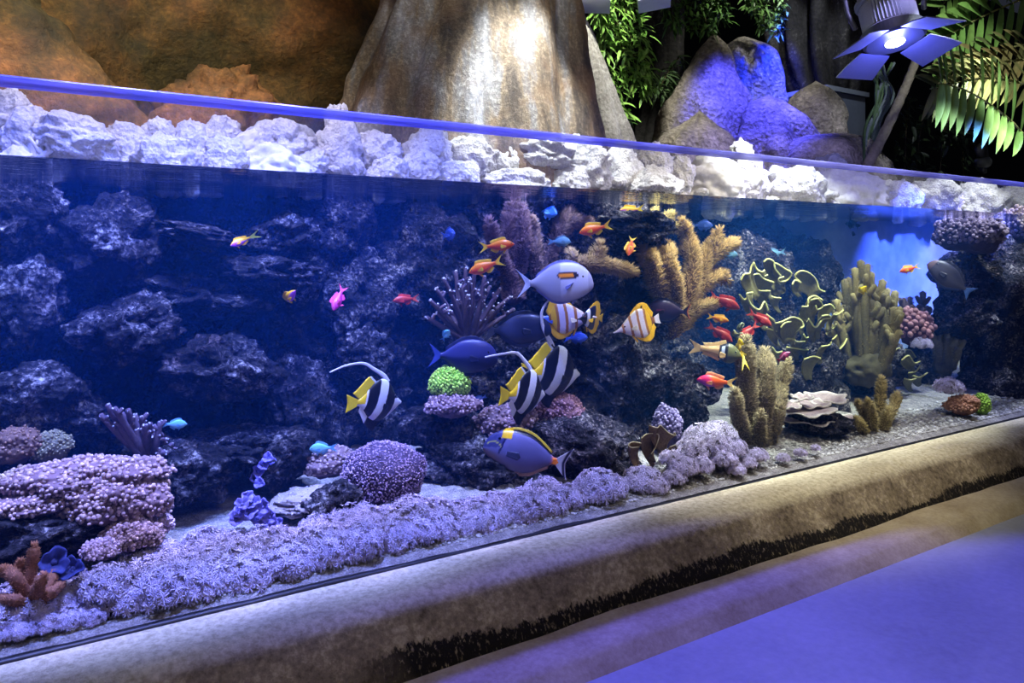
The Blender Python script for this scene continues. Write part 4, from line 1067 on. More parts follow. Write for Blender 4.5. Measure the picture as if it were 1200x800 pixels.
fish(D_NAVY, N, 'deep blue little fish in the shadow under the striped butterflyfish', C, 674, 396, .56, 30, 1, 5, 10)

# --- surgeonfish
def tang(key, colf, dors, anal, tailc, tail=(.24,.24,.55), hgt=1., res=(60, 40), extra=[], ring=lin((200,180,120)), pect=None, eye=(.36,.07,.022), dh=.055, pc=None):
    top = [(0,.0),(.03,.075),(.1,.155),(.22,.222),(.42,.25),(.62,.225),(.82,.125),(.94,.05),(1,.036)]
    bot = [(0,-.075),(.03,-.105),(.12,-.16),(.26,-.215),(.45,-.245),(.65,-.225),(.83,-.12),(.94,-.05),(1,-.036)]
    top = [(a, b*hgt) for a, b in top]; bot = [(a, b*hgt) for a, b in bot]
    th = [(0,.015),(.1,.05),(.3,.085),(.5,.085),(.8,.045),(1,.02)]; bf = .84
    return dict(key=key, bf=bf, top=top, bot=bot, thick=th, col=colf, res=res, eye=eye, ring=ring,
      fins=[('dorsal_fin', along(top, bf, .22, .90, lambda q: dh*min(1, .3+q*3)*(1-.25*q), .3, 12), dors), ('anal_fin', along(bot, bf, .36, .90, lambda q: dh*.9*min(1, .3+q*3)*(1-.25*q), .3, 10, -1), anal),
            ('tail_fin', tailfin(bf, 0, .034, tail[0], tail[1], tail[2]), tailc), ('pelvic_fin', along(bot, bf, .26, .32, lambda q: .07*(1-.5*q), .9, 4, -1), anal),
            ('pectoral_fin', pect or [(.22,-.01,.10,.03),(.22,-.035,.08,-.03),(.22,-.06,.11,-.08)], pc or dors, (.083, .03))]+extra)
def c_shoulder(s, h, x, z):
    c = mix(lin((214,208,226)), lin((176,172,192)), sst(.50, .53, s)); c = mix(c, lin((190,184,206)), sst(.5, 1, -h))
    c = mix(c, lin((150,140,176)), sst(.9, 1., abs(h)))
    d = ((x-.165)/.145)**2+((z-.092)/.056)**2
    if d < 1.0: c = lin((26,20,46))
    d = ((x-.145)/.105)**2+((z-.09)/.03)**2
    if d < 1.0: c = lin((255,150,24))
    if s < .08: c = mix(c, lin((150,140,170)), .5)
    return c
T_SH = tang('t_sh', c_shoulder, FLAT(lin((120,120,180))), FLAT(lin((130,130,190))), lambda i, j: mix(lin((200,200,224)), lin((240,240,252)), sst(.75, .9, j)) if j < .93 else lin((130,130,190)), (.20,.20,.6), 1.08, (90, 64), dh=.03, pect=[(.235,.0,.13,-.05),(.22,-.02,.125,-.075),(.21,-.04,.15,-.10)])
fish(T_SH, 'surgeonfish', 'pale grey oval surgeonfish with a black edged orange bar behind the eye', C, 651, 331, .42, 88, 1, 2, 0)
def c_naso(s, h, x, z):
    c = mix(lin((104,104,164)), lin((84,72,96)), sst(-.0, .8, -h)); c = mix(c, lin((110,84,88)), sst(.2, .8, -h)*sst(.35, .1, s)) if s < .35 else c
    e = z-.09-.30*(x-.30)
    if s < .24 and z > -.01+.25*(s-.1): c = mix(c, lin((40,44,110)), .8)
    if abs(s-.235-.25*(z-.03)) < .014 and z > -.06: c = lin((30,32,80))
    if s > .9: c = mix(c, lin((240,130,40)), sst(.9, .96, s)*(1 if abs(h) < .9 else .5))
    if h > .90 and .22 < s < .9: c = lin((24,24,40))
    if .21 < s < .34 and h > .62: c = lin((240,190,30))
    # mask line
    q = ((x-.385)/.085)**2+((z+.01)/.075)**2
    if .82 < q < 1.15 and z > .01: c = lin((180,180,90))
    return c
def naso_d(i, j):
    if i < .16: return lin((245,195,20))
    return lin((20,20,34)) if j < .5 else lin((220,190,60))
T_NA = tang('t_na', c_naso, naso_d, FLAT(lin((150,110,90))), lambda i, j: lin((216,216,240)) if j < .62 else (lin((24,26,70)) if j < .86 else lin((206,206,240))), (.19,.17,.35), .92, (90, 64), dh=.045, ring=lin((40,50,120)), eye=(.345,.11,.02), pc=FLAT(lin((44,46,80))),
      pect=[(.23,-.0,.10,.02),(.23,-.03,.07,-.03),(.23,-.055,.10,-.07)],
      extra=[('tail_spine', [(-.29,.03,-.33,.035),(-.31,.0,-.36,.0),(-.29,-.03,-.33,-.035)], FLAT(lin((255,140,30))), (.02, .012))])
fish(T_NA, 'unicornfish', 'blue grey unicornfish with a yellow and black back edge and orange tail spines', C, 618, 532, .34, 104, -1, 14, 0)
def c_db(s, h, x, z): return mix(lin((52,54,116)), lin((22,26,66)), sst(-.1, .2, -h))
T_DB = tang('t_db', c_db, FLAT(lin((24,28,72))), FLAT(lin((16,20,52))), FLAT(lin((52,66,150))), (.19,.19,.5), 1.0, ring=lin((60,60,120)))
fish(T_DB, 'surgeonfish', 'dark navy surgeonfish swimming just above the bright green coral', C, 543, 417, .55, 80, 1, -2, 0)
def c_dm(s, h, x, z): return mix(lin((70,74,112)), lin((34,38,66)), sst(.2, .6, 1-s))
T_DM = tang('t_dm', c_dm, FLAT(lin((30,34,60))), FLAT(lin((60,64,96))), FLAT(lin((104,108,150))), (.19,.2,.5), .9, ring=lin((60,60,90)))
fish(T_DM, 'surgeonfish', 'dim slate surgeonfish with a pale tail in the shade behind the navy one', C, 606, 386, .56, 80, 1, 4, 8)
def c_mr(s, h, x, z): return mix(lin((60,40,62)), lin((36,26,44)), sst(-.3, .8, -h)) if not (abs(z-.01) < .012 and .28 < s < .5) else lin((150,60,90))
T_MR = tang('t_mr', c_mr, lambda i, j: lin((40,26,40)), FLAT(lin((30,20,36))), lambda i, j: lin((44,28,40)) if j < .75 else lin((190,96,60)), (.19,.18,.4), .95, ring=lin((90,50,70)))
fish(T_MR, 'surgeonfish', 'dark maroon surgeonfish with an orange tail edge under the golden gorgonian', C, 783, 364, .50, 52, -1, 2, 0)
def c_gy(s, h, x, z): return mix(lin((84,80,90)), lin((50,48,58)), sst(.0, .7, h)) if s > .12 else lin((120,98,98))
T_GY = tang('t_gy', c_gy, FLAT(lin((44,44,54))), FLAT(lin((70,90,130))), FLAT(lin((90,130,190))), (.16,.16,.3), .85, ring=lin((100,90,90)))
fish(T_GY, 'surgeonfish', 'dark grey fish diving out from under the overhanging reef shoulder', C, 1114, 326, .36, 58, -1, 40, 0)

# --- bannerfish
def c_ban(s, h, x, z):
    W, K, Yl = lin((226,224,236)), lin((14,14,24)), lin((246,206,30))
    q = x-(.22*z if z > 0 else .22*z-1.3*z*z)
    if q > .33: return W if z < .03 or s < .10 else lin((60,60,80))
    if q > .16: return K
    if q > .015: return W
    if q > -.16: return K
    if q > -.185: return W
    return Yl if z > -.02 else W
def banner():
    top = [(0,-.03),(.06,.01),(.16,.10),(.30,.27),(.45,.34),(.62,.30),(.82,.14),(.95,.055),(1,.05)]
    bot = [(0,-.07),(.06,-.09),(.18,-.17),(.36,-.27),(.55,-.31),(.74,-.24),(.88,-.10),(.96,-.055),(1,-.05)]
    th = [(0,.014),(.1,.045),(.3,.075),(.55,.07),(.8,.04),(1,.018)]; bf = .82
    def dcol(i, j):
        x = .5-(.40+.52*i)*bf; return c_ban(.5, .5, x+.05*(1-j), .33)
    yl = lin((248,212,30)); w = lin((232,230,242)); k = lin((14,14,24))
    soft = []
    for q in range(10):
        t = q/9; s = .50+.44*t; x = .5-s*bf; z = interp(top, s); soft.append((x, z-.02, x-.10-.03*t, z+.11*(1-.2*t)*min(1, .3+2*t)))
    def softc(i, j): return k if i < .20 else (w if i < .28 else yl)
    anal = along(bot, bf, .5, .92, lambda q: .15*(1-.6*q), .55, 9, -1)
    def analc(i, j): return k if i < .62 else w
    pel = [(.20,-.20,.10,-.34),(.18,-.22,.05,-.36),(.14,-.24,.05,-.30)]
    return dict(key='banner', bf=bf, top=top, bot=bot, thick=th, col=c_ban, res=(110, 72), eye=(.345,.06,.022), ring=lin((40,40,60)), eyey=.85,
      fins=[('dorsal_fin', soft, softc), ('anal_fin', anal, analc), ('tail_fin', tailfin(bf, 0, .05, .14, .20, .12), FLAT(yl)), ('pelvic_fin', pel, FLAT(k)),
            ('pectoral_fin', [(.20,-.06,.10,-.02),(.20,-.08,.08,-.08),(.20,-.10,.11,-.14)], FLAT(k), (.075, .04))])
BN = banner()
def streamer(root, pts):
    """long white dorsal banner in body coordinates"""
    P = catmull([Vector(p) for p in pts], 10); n = len(P); rows = []
    for i, p in enumerate(P):
        t = i/(n-1); T = (P[min(i+1, n-1)]-P[max(i-1, 0)]).normalized(); b = Vector((T.z, 0, -T.x)); w = .034*(1-t)**1.2+.009
        rows.append([p-b*w, p-b*w*.4, p+b*w*.4, p+b*w])
    m = MB(); m.slab(rows, lambda i, j: .014, lin((232,230,244))); o = m.build('dorsal_streamer', M['fin'], root); o['label'] = 'long white trailing banner'
def bodyxy(root, u, v, Y):
    p = root.matrix_world.inverted() @ at(u, v, Y); return (p.x, 0, p.z)
def bannerfish(label, u, v, Y, L, tilt, yaw, st):
    e = fish(BN, 'bannerfish', label, C, u, v, Y, L, 1, tilt, yaw)
    streamer(e, [bodyxy(e, a, b, Y) for a, b in st])
bannerfish('lone black and white bannerfish with a long white streamer above the purple bush coral', 439, 470, .46, 76, -4, -34, [(456,448),(450,440),(437,432),(423,425),(400,427),(379,434)])
bannerfish('front one of two overlapping bannerfish, its streamer crossing the navy surgeonfish', 613, 461, .42, 82, -6, -50, [(625,440),(621,432),(613,423),(598,412),(576,412),(550,414)])
bannerfish('rear one of two overlapping bannerfish, its streamer rising to the grey surgeonfish', 646, 436, .48, 92, -4, -42, [(648,412),(645,403),(639,393),(633,381),(631,367),(635,357),(640,351)])

# --- copper banded butterflyfish
def c_cop(s, h, x, z):
    W, O = lin((224,206,226)), lin((176,112,60))
    q = x+.10*z*z*4
    for a, b in ((.315,.275),(.165,.115),(.0,-.05),(-.155,-.205),):
        if b < q < a: return O
    if s > .78: return lin((240,180,40)) if s < .92 else lin((150,90,50))
    return mix(W, lin((240,220,150)), sst(.75, 1, abs(h))*.6)
def copper():
    top = [(0,-.035),(.10,-.01),(.2,.03),(.3,.10),(.5,.22),(.68,.28),(.84,.24),(.94,.09),(1,.05)]
    bot = [(0,-.055),(.10,-.06),(.2,-.08),(.32,-.15),(.52,-.24),(.7,-.28),(.85,-.22),(.94,-.09),(1,-.05)]
    th = [(0,.01),(.15,.022),(.35,.055),(.6,.062),(.85,.035),(1,.016)]; bf = .87; yl = lin((250,186,30))
    def dc(i, j): return yl if not (.52 < i < .62 and .1 < j < .5) else lin((40,24,20))
    return dict(key='copper', bf=bf, top=top, bot=bot, thick=th, col=c_cop, res=(100, 60), eye=(.265,.02,.02), ring=lin((150,90,50)), eyey=.9,
      fins=[('dorsal_fin', along(top, bf, .46, .97, lambda q: .035+.11*q*(1.25-q)*1.6, .55, 10), dc), ('anal_fin', along(bot, bf, .50, .97, lambda q: .03+.11*q*(1.25-q)*1.6, .5, 10, -1), FLAT(yl)),
            ('tail_fin', tailfin(bf, 0, .05, .10, .14, .1), lambda i, j: lin((150,90,50)) if j < .25 else lin((226,210,220))), ('pelvic_fin', along(bot, bf, .40, .46, lambda q: .15*(1-.4*q), .6, 4, -1), FLAT(yl)),
            ('pectoral_fin', [(.14,-.04,.04,.0),(.14,-.06,.03,-.05),(.14,-.08,.06,-.10)], FLAT(lin((236,220,200))), (.055, .05))])
CB = copper()
N = 'butterflyfish'
fish(CB, N, 'copper striped butterflyfish right under the grey orange barred surgeonfish', C, 666, 372, .50, 66, 1, 6, 0)
fish(CB, N, 'copper striped butterflyfish standing alone with its pointed yellow back fin raised', C, 746, 380, .46, 62, -1, -13, 26)
def c_yb(s, h, x, z): return mix(lin((16,20,44)), lin((230,226,236)), 1 if .34 < s < .46 else 0) if s < .72 else lin((250,190,30))
YB = dict(CB); YB['key'] = 'yb'; YB['col'] = c_yb; yl_ = lin((250,196,30))
YB['fins'] = [(f[0], f[1], FLAT(yl_))+tuple(f[3:]) for f in CB['fins']]
fish(YB, N, 'yellow and black butterflyfish turned edge on, just behind the snout of the striped one', C, 692, 372, .44, 52, -1, 8, 56)

# --- tan striped rabbitfish with black and white cheek
def c_rab(s, h, x, z):
    T, K, W, O = lin((196,150,100)), lin((20,22,34)), lin((190,200,220)), lin((110,112,74))
    if s < .34: return O if h > -.2 else lin((60,66,66))
    if s < .42: return K
    if s < .50: return W if abs(h) < .75 else K
    if s < .54: return K
    return T if int((h+1)*3) % 2 else lin((226,190,130))
def rabbit():
    top = [(0,.0),(.08,.08),(.2,.16),(.36,.19),(.55,.13),(.75,.085),(1,.06)]; bot = [(0,-.04),(.08,-.11),(.22,-.18),(.36,-.19),(.55,-.12),(.75,-.075),(1,-.05)]
    th = [(0,.02),(.12,.08),(.3,.11),(.6,.075),(1,.02)]; bf = .78; t = lin((220,180,120))
    return dict(key='rabbit', bf=bf, top=top, bot=bot, thick=th, col=c_rab, res=(60, 40), eye=(.38,.05,.028), ring=lin((200,200,160)),
      fins=[('dorsal_fin', along(top, bf, .38, .92, lambda q: .06, .5), FLAT(t)), ('anal_fin', along(bot, bf, .5, .92, lambda q: .05, .5, 6, -1), FLAT(t)), ('tail_fin', tailfin(bf, 0, .055, .15, .24, .45), FLAT(t)),
            ('pectoral_fin', [(.2,-.02,.1,.02),(.2,-.05,.08,-.05),(.2,-.08,.11,-.11)], FLAT(t), (.1, .05))])
fish(rabbit(), 'rabbitfish', 'tan striped fish with a black and white cheek above the magenta and orange basslet', C, 838, 411, .40, 60, 1, -8, 0)
# ------------------------------------------------------------------ rocks, plants and lamps behind the tank
M['greyrock'] = rock_mat('grey_boulder', [(.3, lin((70,66,64))), (.5, lin((130,122,112))), (.68, lin((176,166,152)))], 4, 30, 1., .05)
M['palegrey'] = rock_mat('pale_grey_rock', [(.3, lin((96,92,88))), (.5, lin((160,156,150))), (.68, lin((206,202,198)))], 4, 44, .6, .02)
def boulder(name, label, pts, Y, mat, seed, flutes=.1, squash=.7, wob=.14, nA=80, nZ=44, cat='boulder', nf=4, vf=1.):
    """pts: (v, uL, uR) rows from the top down"""
    um = (pts[-1][1]+pts[-1][2])/2; vb = HZ+(CZ-1.58)*F/depth(um, Y+.1)
    if vb > pts[-1][0]+5: pts = pts+[(vb, pts[-1][1]-6, pts[-1][2]+6)]
    mb = MB(); rows = []; V = [(p[0], p[1]) for p in pts]; W_ = [(p[0], p[2]) for p in pts]
    v0, v1 = pts[0][0], pts[-1][0]
    for j in range(nZ+1):
        v = v1+(v0-v1)*j/nZ; a, b = at(interp(V, v), v, Y), at(interp(W_, v), v, Y); c = (a+b)/2; hw = max(.004, (b-a).length/2)
        R = (b-a).normalized() if (b-a).length > 1e-6 else Vector((1,0,0)); Bk = Vector((-R.y, R.x, 0)); row = []
        for i in range(nA):
            t = 2*pi*i/nA; r = 1+flutes*(abs(sin(t*nf+seed+.004*v))-.5)+wob*nz(cos(t)*1.4+seed, sin(t)*1.4, v*.02*vf)+.09*fbm(Vector((cos(t)*3+seed, sin(t)*3, v*.05*vf)), 4)
            row.append(c+R*cos(t)*hw*r+Bk*(sin(t)*hw*r*squash)+Vector((0, 0, .02*nz(t, v*.05, seed))))
        rows.append(row)
    mb.grid(rows, (.5,.5,.5), closed=True)
    t = rows[-1]; cc = sum(t, Vector())/len(t); mb.add([cc+Vector((0,0,.01))]+t, [(0, 1+i, 1+(i+1) % nA) for i in range(nA)], (.5,.5,.5))
    return tag(mb.build(name, mat), label, cat)
boulder('rock_pillar', 'broad fluted rock pillar with brown, cream and grey streaks behind the tank rim', [(-90,464,652),(0,456,657),(30,443,661),(60,430,664),(100,414,668),(130,402,672),(215,376,690)], 1.75, M['pillar'], 1.2, .13, .75, .07, 140, 70, 'rock pillar', 4.5, .12)
boulder('rock_buttress', 'narrow grey rock buttress standing against the side of the streaked rock pillar', [(-90,640,660),(0,646,674),(50,650,692),(100,655,710),(150,660,727),(215,650,742)], 2.1, M['palegrey'], 2.4, .22, .8, .06, 90, 60, 'rock', 3, .15)
boulder('rock_slab', 'sloping tan rock slab leaning on the brown rock face beside the picture edge', [(-90,-190,-6),(-40,-190,20),(0,-190,40),(50,-190,84),(95,-190,126),(150,-190,172)], 2.3, M['brown'], 4.1, .04, .5, .05, 70, 40, 'rock slab', 3)
rock('boulder', 250, 152, 124, 158, 2.4, M['brown'], 'small tan rock lying at the foot of the brown rock face', 'boulder', None, 77, 5, .8, -.28, 'crack', .3)
boulder('boulder', 'tall pointed boulder, tan at its tip and washed in blue light below', [(40,835,839),(56,822,848),(90,804,856),(120,790,866),(150,780,876),(200,766,890)], 2.6, M['greyrock'], 1, .24, nf=3)
boulder('boulder', 'dark round shouldered rock in deep blue light behind the tall pointed boulder', [(44,866,874),(58,848,892),(80,842,902),(110,840,908),(150,838,914),(205,836,920)], 3.3, M['greyrock'], 2, .2)
boulder('boulder', 'fan shaped fluted boulder in violet light beside the tall pointed boulder', [(113,897,901),(122,878,914),(140,868,930),(160,862,942),(205,858,955)], 2.1, M['greyrock'], 3, .26)
boulder('boulder', 'upright rounded grey boulder between the fluted boulder and the grey box', [(96,954,957),(106,941,967),(124,932,974),(145,926,978),(210,918,986)], 2.3, M['greyrock'], 4, .26, nf=3)
boulder('boulder', 'low dark blue rock with sharp ridges in front of the tall pointed boulder', [(132,820,822),(146,802,834),(160,784,846),(195,770,856)], 1.9, M['greyrock'], 5, .3)
boulder('boulder', 'low smooth dark rock in front of the grey box', [(158,952,984),(168,930,1004),(200,920,1018)], 1.7, M['greyrock'], 6, .1)
M['drape'] = rock_mat('dark_root_bark', [(.3, lin((22,22,24))), (.55, lin((58,56,56))), (.7, lin((120,116,112)))], 3, 30, .5, .02)
boulder('root_curtain', 'dark hanging root curtain with pale streaks behind the upright boulder', [(-70,918,1012),(20,922,1008),(70,930,1004),(110,946,1000),(124,958,994)], 3.0, M['drape'], 7, .4, cat='roots', vf=.2, nf=6)
boulder('tree_trunk', 'dark tree trunk behind the hanging green vine', [(-70,756,800),(40,760,796),(120,756,800),(200,744,812)], 3.6, M['drape'], 8, .25, cat='tree trunk')
# grey utility box
M['paint'] = attr_mat('painted_metal', .5, .08, 20, .05, .002)
a, b = at(968, 182, 2.6), at(1014, 114, 2.6)
e = empty('utility_box', ((a.x+b.x)/2, 2.6, 1.56), 'plain blue grey utility box beside the upright boulder', 'box')
w_ = (b.x-a.x)/2
m = MB(); m.box((-w_, 0, 0), (w_, .5, b.z-1.56), lin((96,104,120))); m.build('cabinet_body', M['paint'], e, smooth=False)
m = MB(); m.box((-w_-.03, -.03, b.z-1.56), (w_+.03, .53, b.z-1.51), lin((120,128,142))); m.build('cabinet_lid', M['paint'], e, smooth=False)

# --- leaves
def leaf(mb, p, d, n, L, w, col, droop=.2, nseg=4):
    d = d.normalized(); s = d.cross(n)
    s = s.normalized() if s.length > 1e-5 else d.orthogonal().normalized(); rows = []
    for i in range(nseg+1):
        t = i/nseg; c = p+d*L*t+Vector((0, 0, -droop*L*t*t)); ww = w*(sin(pi*min(1, .12+.88*t))**.8)*.5+.0006
        up = n*ww*.35
        rows.append([c-s*ww+up, c, c+s*ww+up])
    mb.grid(rows, col)
GR1, GR2, GR3 = lin((62,110,40)), lin((120,170,70)), lin((34,66,30))
def vine(label, strands, Y, n, L, seed, c1=GR1, c2=GR2, name='hanging_vine', cat='vine', spread=10, wid=.28):
    rr = random.Random(seed); o = at(strands[0][0][0], strands[0][0][1], Y); e = empty(name, o, label, cat); fm, sm = MB(), MB()
    for st in strands:
        P = catmull([at(u, v, Y+rr.uniform(-.12, .12))-o for u, v in st], 8); s = px(st[0][0], Y)
        sm.tube(P, s*.9, 5, lin((64,58,36)))
        for k in range(n):
            i = rr.randrange(len(P)-1); p = P[i].lerp(P[i+1], rr.random())+Vector((rr.gauss(0, spread*.45), rr.gauss(0, spread*.4), rr.gauss(0, 2)))*s
            d = Vector((rr.uniform(-1, 1), rr.uniform(-1, .4), rr.uniform(-1.0, .35))); nn = Vector((rr.uniform(-.5,.5), -.6, rr.uniform(.4, 1)))
            leaf(fm, p, d, nn, s*L*rr.uniform(.6, 1.3), s*L*wid, mix(c1, c2, rr.random()), .3, 3)
    fm.build('foliage', M['leaf'], e); sm.build('stem', M['wood'], e)
vine('bright green vine hanging down beside the grey rock buttress', [[(692,-30),(700,30),(712,80),(724,118),(736,146)],[(716,-30),(724,30),(732,70),(738,110)],[(736,-20),(748,30),(756,70),(764,100)],[(700,-20),(708,24),(716,50)],[(728,-20),(738,40),(748,86),(760,110)]], 2.5, 170, 15, 1, lin((72,118,44)), lin((150,196,92)))
vine('darker vine tuft hanging above the tall pointed boulder', [[(796,-30),(804,10),(812,36)],[(818,-30),(824,10),(830,38)],[(842,-30),(842,0),(846,24)],[(780,-30),(786,10),(790,30)]], 2.7, 110, 13, 2, lin((40,72,32)), lin((92,134,60)))
vine('small leafy tuft hanging just past the dark blue rock', [[(888,-30),(892,10),(898,34)],[(908,-30),(910,10),(914,40)],[(870,-30),(878,-4),(884,14)]], 2.7, 120, 11, 3, lin((52,84,40)), lin((110,150,76)))
vine('dim fern beside the foot of the hanging green vine', [[(770,110),(780,90),(796,66)],[(776,112),(790,100),(804,90)]], 2.9, 60, 16, 4, lin((34,60,32)), lin((96,124,80)), 'fern', 'fern', 7, .2)
vine('small leaf tuft above the dark hanging roots', [[(1000,-20),(1006,6),(1014,20)],[(1016,-20),(1018,4),(1020,16)]], 2.4, 40, 9, 6, lin((50,80,36)), lin((104,140,64)))
vine('dark shadowy shrub under the palm leaf', [[(1070,244),(1078,160),(1090,120)],[(1100,244),(1104,170),(1110,140)],[(1130,244),(1128,176),(1120,150)],[(1060,242),(1062,150),(1066,110)]], 1.9, 60, 12, 5, lin((20,34,18)), lin((60,78,40)), 'shrub', 'shrub', 14, .5)
# thin leaning stem and bundle of stalks
m = MB(); P = catmull([at(1016,196,1.25), at(1044,140,1.2), at(1066,90,1.15), at(1080,50,1.1)], 8); m.tube(P, lambda t: .045*(1-.3*t)*(1+.08*sin(t*60)), 10, lin((118,110,92)))
tag(m.build('leaning_stem', M['wood']), 'bare grey plant stem leaning behind the blue stage lamp', 'plant stem')
e = empty('stalk_bundle', at(1022, 192, 1.4), 'bundle of thin green and blue lit stalks below the stage lamp', 'stalks')
rr = random.Random(9); o = e.location.copy()
for k in range(11):
    u0 = 1014+rr.uniform(-4, 10); P = catmull([at(u0, 196, 1.4+rr.uniform(-.1,.1))-o, at(u0+rr.uniform(0, 12), 150, 1.4)-o, at(u0+rr.uniform(2, 30), 110, 1.4)-o, at(u0+rr.uniform(0, 44), 74, 1.4)-o], 6)
    m = MB(); m.tube(P, .013, 6, mix(lin((60,84,44)), lin((96,104,110)), rr.random())); m.build('stalk', M['wood'], e)
# --- palm
palm = empty('palm', at(1250, 60, 1.0), 'green palm with long feathered fronds reaching over the far end of the tank', 'palm'); po = palm.location.copy()
def frond(pts, Y, La, Lb, w, dn, seed, col, n=16, brown=.15, sw=.55):
    rr = random.Random(seed); P = catmull([at(u, v, Y+(q[0] if q else 0))-po for u, v, *q in pts], 10); s = px(1150, Y); m, st = MB(), MB()
    st.tube(P, lambda t: s*(1.9-1.2*t), 6, lin((150,150,90)))
    for k in range(n):
        t = k/(n-1); i = min(len(P)-2, int(t*(len(P)-1))); p = P[i]; T = (P[i+1]-P[i]).normalized(); Zv = Vector((0,0,1)); R = rightdir(1150)
        for side, LL in ((-1, La), (1, Lb)):
            if LL <= 0: continue
            N = T.cross(Vector((0,-1,0))).normalized()*side
            d = (T*sw+N*.9+Vector((0, -.25, -dn if side < 0 else -.05))).normalized(); L = s*LL*(.55+.45*sin(pi*min(1, .25+.75*(1-t))))*rr.uniform(.9, 1.1)
            c = mix(col, tuple(x*1.5 for x in col), rr.random()); c = mix(c, lin((140,120,70)), brown*rr.random())
            leaf(m, p, d, Vector((0,-1,.35)), L, s*w, c, .12, 6)
    f = m.build('frond', M['leaf'], palm); st.build('frond_stem', M['wood'], f)
PG = lin((96,132,62))
frond([(1262,236),(1200,158),(1168,128),(1132,106),(1100,97,.0)], .55, 66, 70, 14, .25, 1, PG, 15, .15, .75)
frond([(1270,120),(1200,98),(1150,92),(1090,104)], .75, 64, 74, 8, .15, 2, lin((96,112,58)), 20, .6, 1.9)
frond([(1270,40),(1210,50),(1150,66),(1100,92)], .95, 72, 70, 8, .15, 3, lin((84,100,54)), 20, .7, 1.7)
frond([(1270,-30),(1210,-6),(1150,20),(1096,50)], 1.1, 76, 76, 12, .15, 4, lin((98,136,60)), 16, .15, 1.5)
frond([(1270,-80),(1200,-60),(1140,-30),(1100,10)], 1.25, 84, 70, 13, .15, 5, lin((104,140,64)), 15, .1, 1.4)
frond([(1280,80),(1220,70),(1170,74),(1130,90)], .85, 60, 74, 8, .15, 6, lin((112,112,64)), 18, .8, 1.9)
# --- stage lamp with barn doors
def stage_lamp(label, u, v, Y, size, axis, name='stage_lamp', lightcol=(.14,.16,1), strength=45):
    e = empty(name, at(u, v, Y), label, 'lamp'); z = -Vector(axis).normalized(); x = Vector((rightdir(u).x, rightdir(u).y, 0)); x = (x-z*x.dot(z)).normalized(); y = z.cross(x)
    e.matrix_world = Matrix.Translation(e.location) @ Matrix((x, y, z)).transposed().to_4x4() @ Matrix.Scale(size, 4)
    def drum(nm, prof, seg, fins, col):
        mb = MB(); rows = []
        for r, h in prof:
            rows.append([Vector((cos(2*pi*k/seg)*r*(1-.10*fins*(k % 2)), sin(2*pi*k/seg)*r*(1-.10*fins*(k % 2)), h)) for k in range(seg)])
        mb.grid(rows, col, closed=True)
        for rw, fl in ((rows[0], 1), (rows[-1], -1)):
            c = sum(rw, Vector())/seg; mb.add([c]+rw, [(0, 1+(k+1) % seg, 1+k) if fl > 0 else (0, 1+k, 1+(k+1) % seg) for k in range(seg)], col)
        return mb.build(nm, M['metal'], e, smooth=False)
    drum('heat_sink', [(.47,.30),(.50,.33),(.50,.80),(.46,.84)], 96, 1, lin((150,154,164)))
    drum('clamp_ring', [(.49,.84),(.54,.86),(.54,.92),(.49,.94)], 48, 0, lin((96,100,110)))
    drum('rear_housing', [(.44,.94),(.46,.97),(.46,1.8),(.40,1.86)], 96, 1, lin((160,164,172)))
    drum('lamp_head', [(.50,.02),(.56,.06),(.56,.26),(.47,.32)], 48, 0, lin((44,46,56)))
    t = NT('led_lens'); em = t.n('ShaderNodeEmission'); em.inputs[0].default_value = (lightcol[0], lightcol[1], lightcol[2], 1); em.inputs[1].default_value = strength
    mb = MB(); V, Fc = ico(3); mb.add([Vector((p.x*.18, p.y*.18, p.z*.06-.0)) for p in V], Fc, (1,1,1)); mb.build('led_lens', t.done(em), e)
    mb = MB()
    rows = [[Vector((cos(2*pi*k/40)*r, sin(2*pi*k/40)*r, h)) for k in range(40)] for r, h in ((.24,.03),(.50,.025),(.50,.05))]; mb.grid(rows, lin((70,72,84)), closed=True); mb.build('reflector_plate', M['metal'], e)
    for k in range(4):
        a = pi/2*k+pi/4; c, s_ = cos(a), sin(a); o = Vector((c, s_, 0)); q = Vector((-s_, c, 0)); mb = MB()
        rows = [[o*.50+q*w*.36+Vector((0,0,.02)) for w in (-1,-.33,.33,1)], [o*.80+q*w*.42+Vector((0,0,-.06)) for w in (-1,-.33,.33,1)], [o*1.12+q*w*.46+Vector((0,0,-.17)) for w in (-1,-.33,.33,1)]]
        mb.slab(rows, .02, lin((84,86,104))); mb.build('barn_door', M['metal'], e, smooth=False)
    mb = MB(); mb.tube(catmull([(-.60,0,.5),(-.66,0,1.0),(-.5,0,2.2),(0,0,2.5),(.5,0,2.2),(.66,0,1.0),(.60,0,.5)], 6), .05, 8, lin((60,62,70))); mb.build('yoke', M['metal'], e)
    return e
SL = stage_lamp('finned grey stage lamp with blue lit barn doors over the far tank end', 1049, 50, .35, 62*px(1049, .35), (-.04, -.26, -.96))
# small dark spotlight on the bank
e = empty('spotlight', at(1152, 198, 1.25), 'small black spotlight on the bank under the palm leaf', 'lamp'); s = px(1152, 1.25)
m = MB(); m.ball((0, 0, s*8), s*9, 3, lin((60,62,60)), (1.2, 1, .9)); m.build('lamp_housing', M['metal'], e)
m = MB(); m.tube([(-s*3, 0, s*14), (-s*6, 0, s*26)], s*7, 14, lin((22,22,24))); m.build('hood', M['metal'], e)
m = MB(); m.tube([(0, 0, -s*4), (0, 0, s*2)], s*4, 12, lin((26,26,28))); m.build('foot', M['metal'], e)
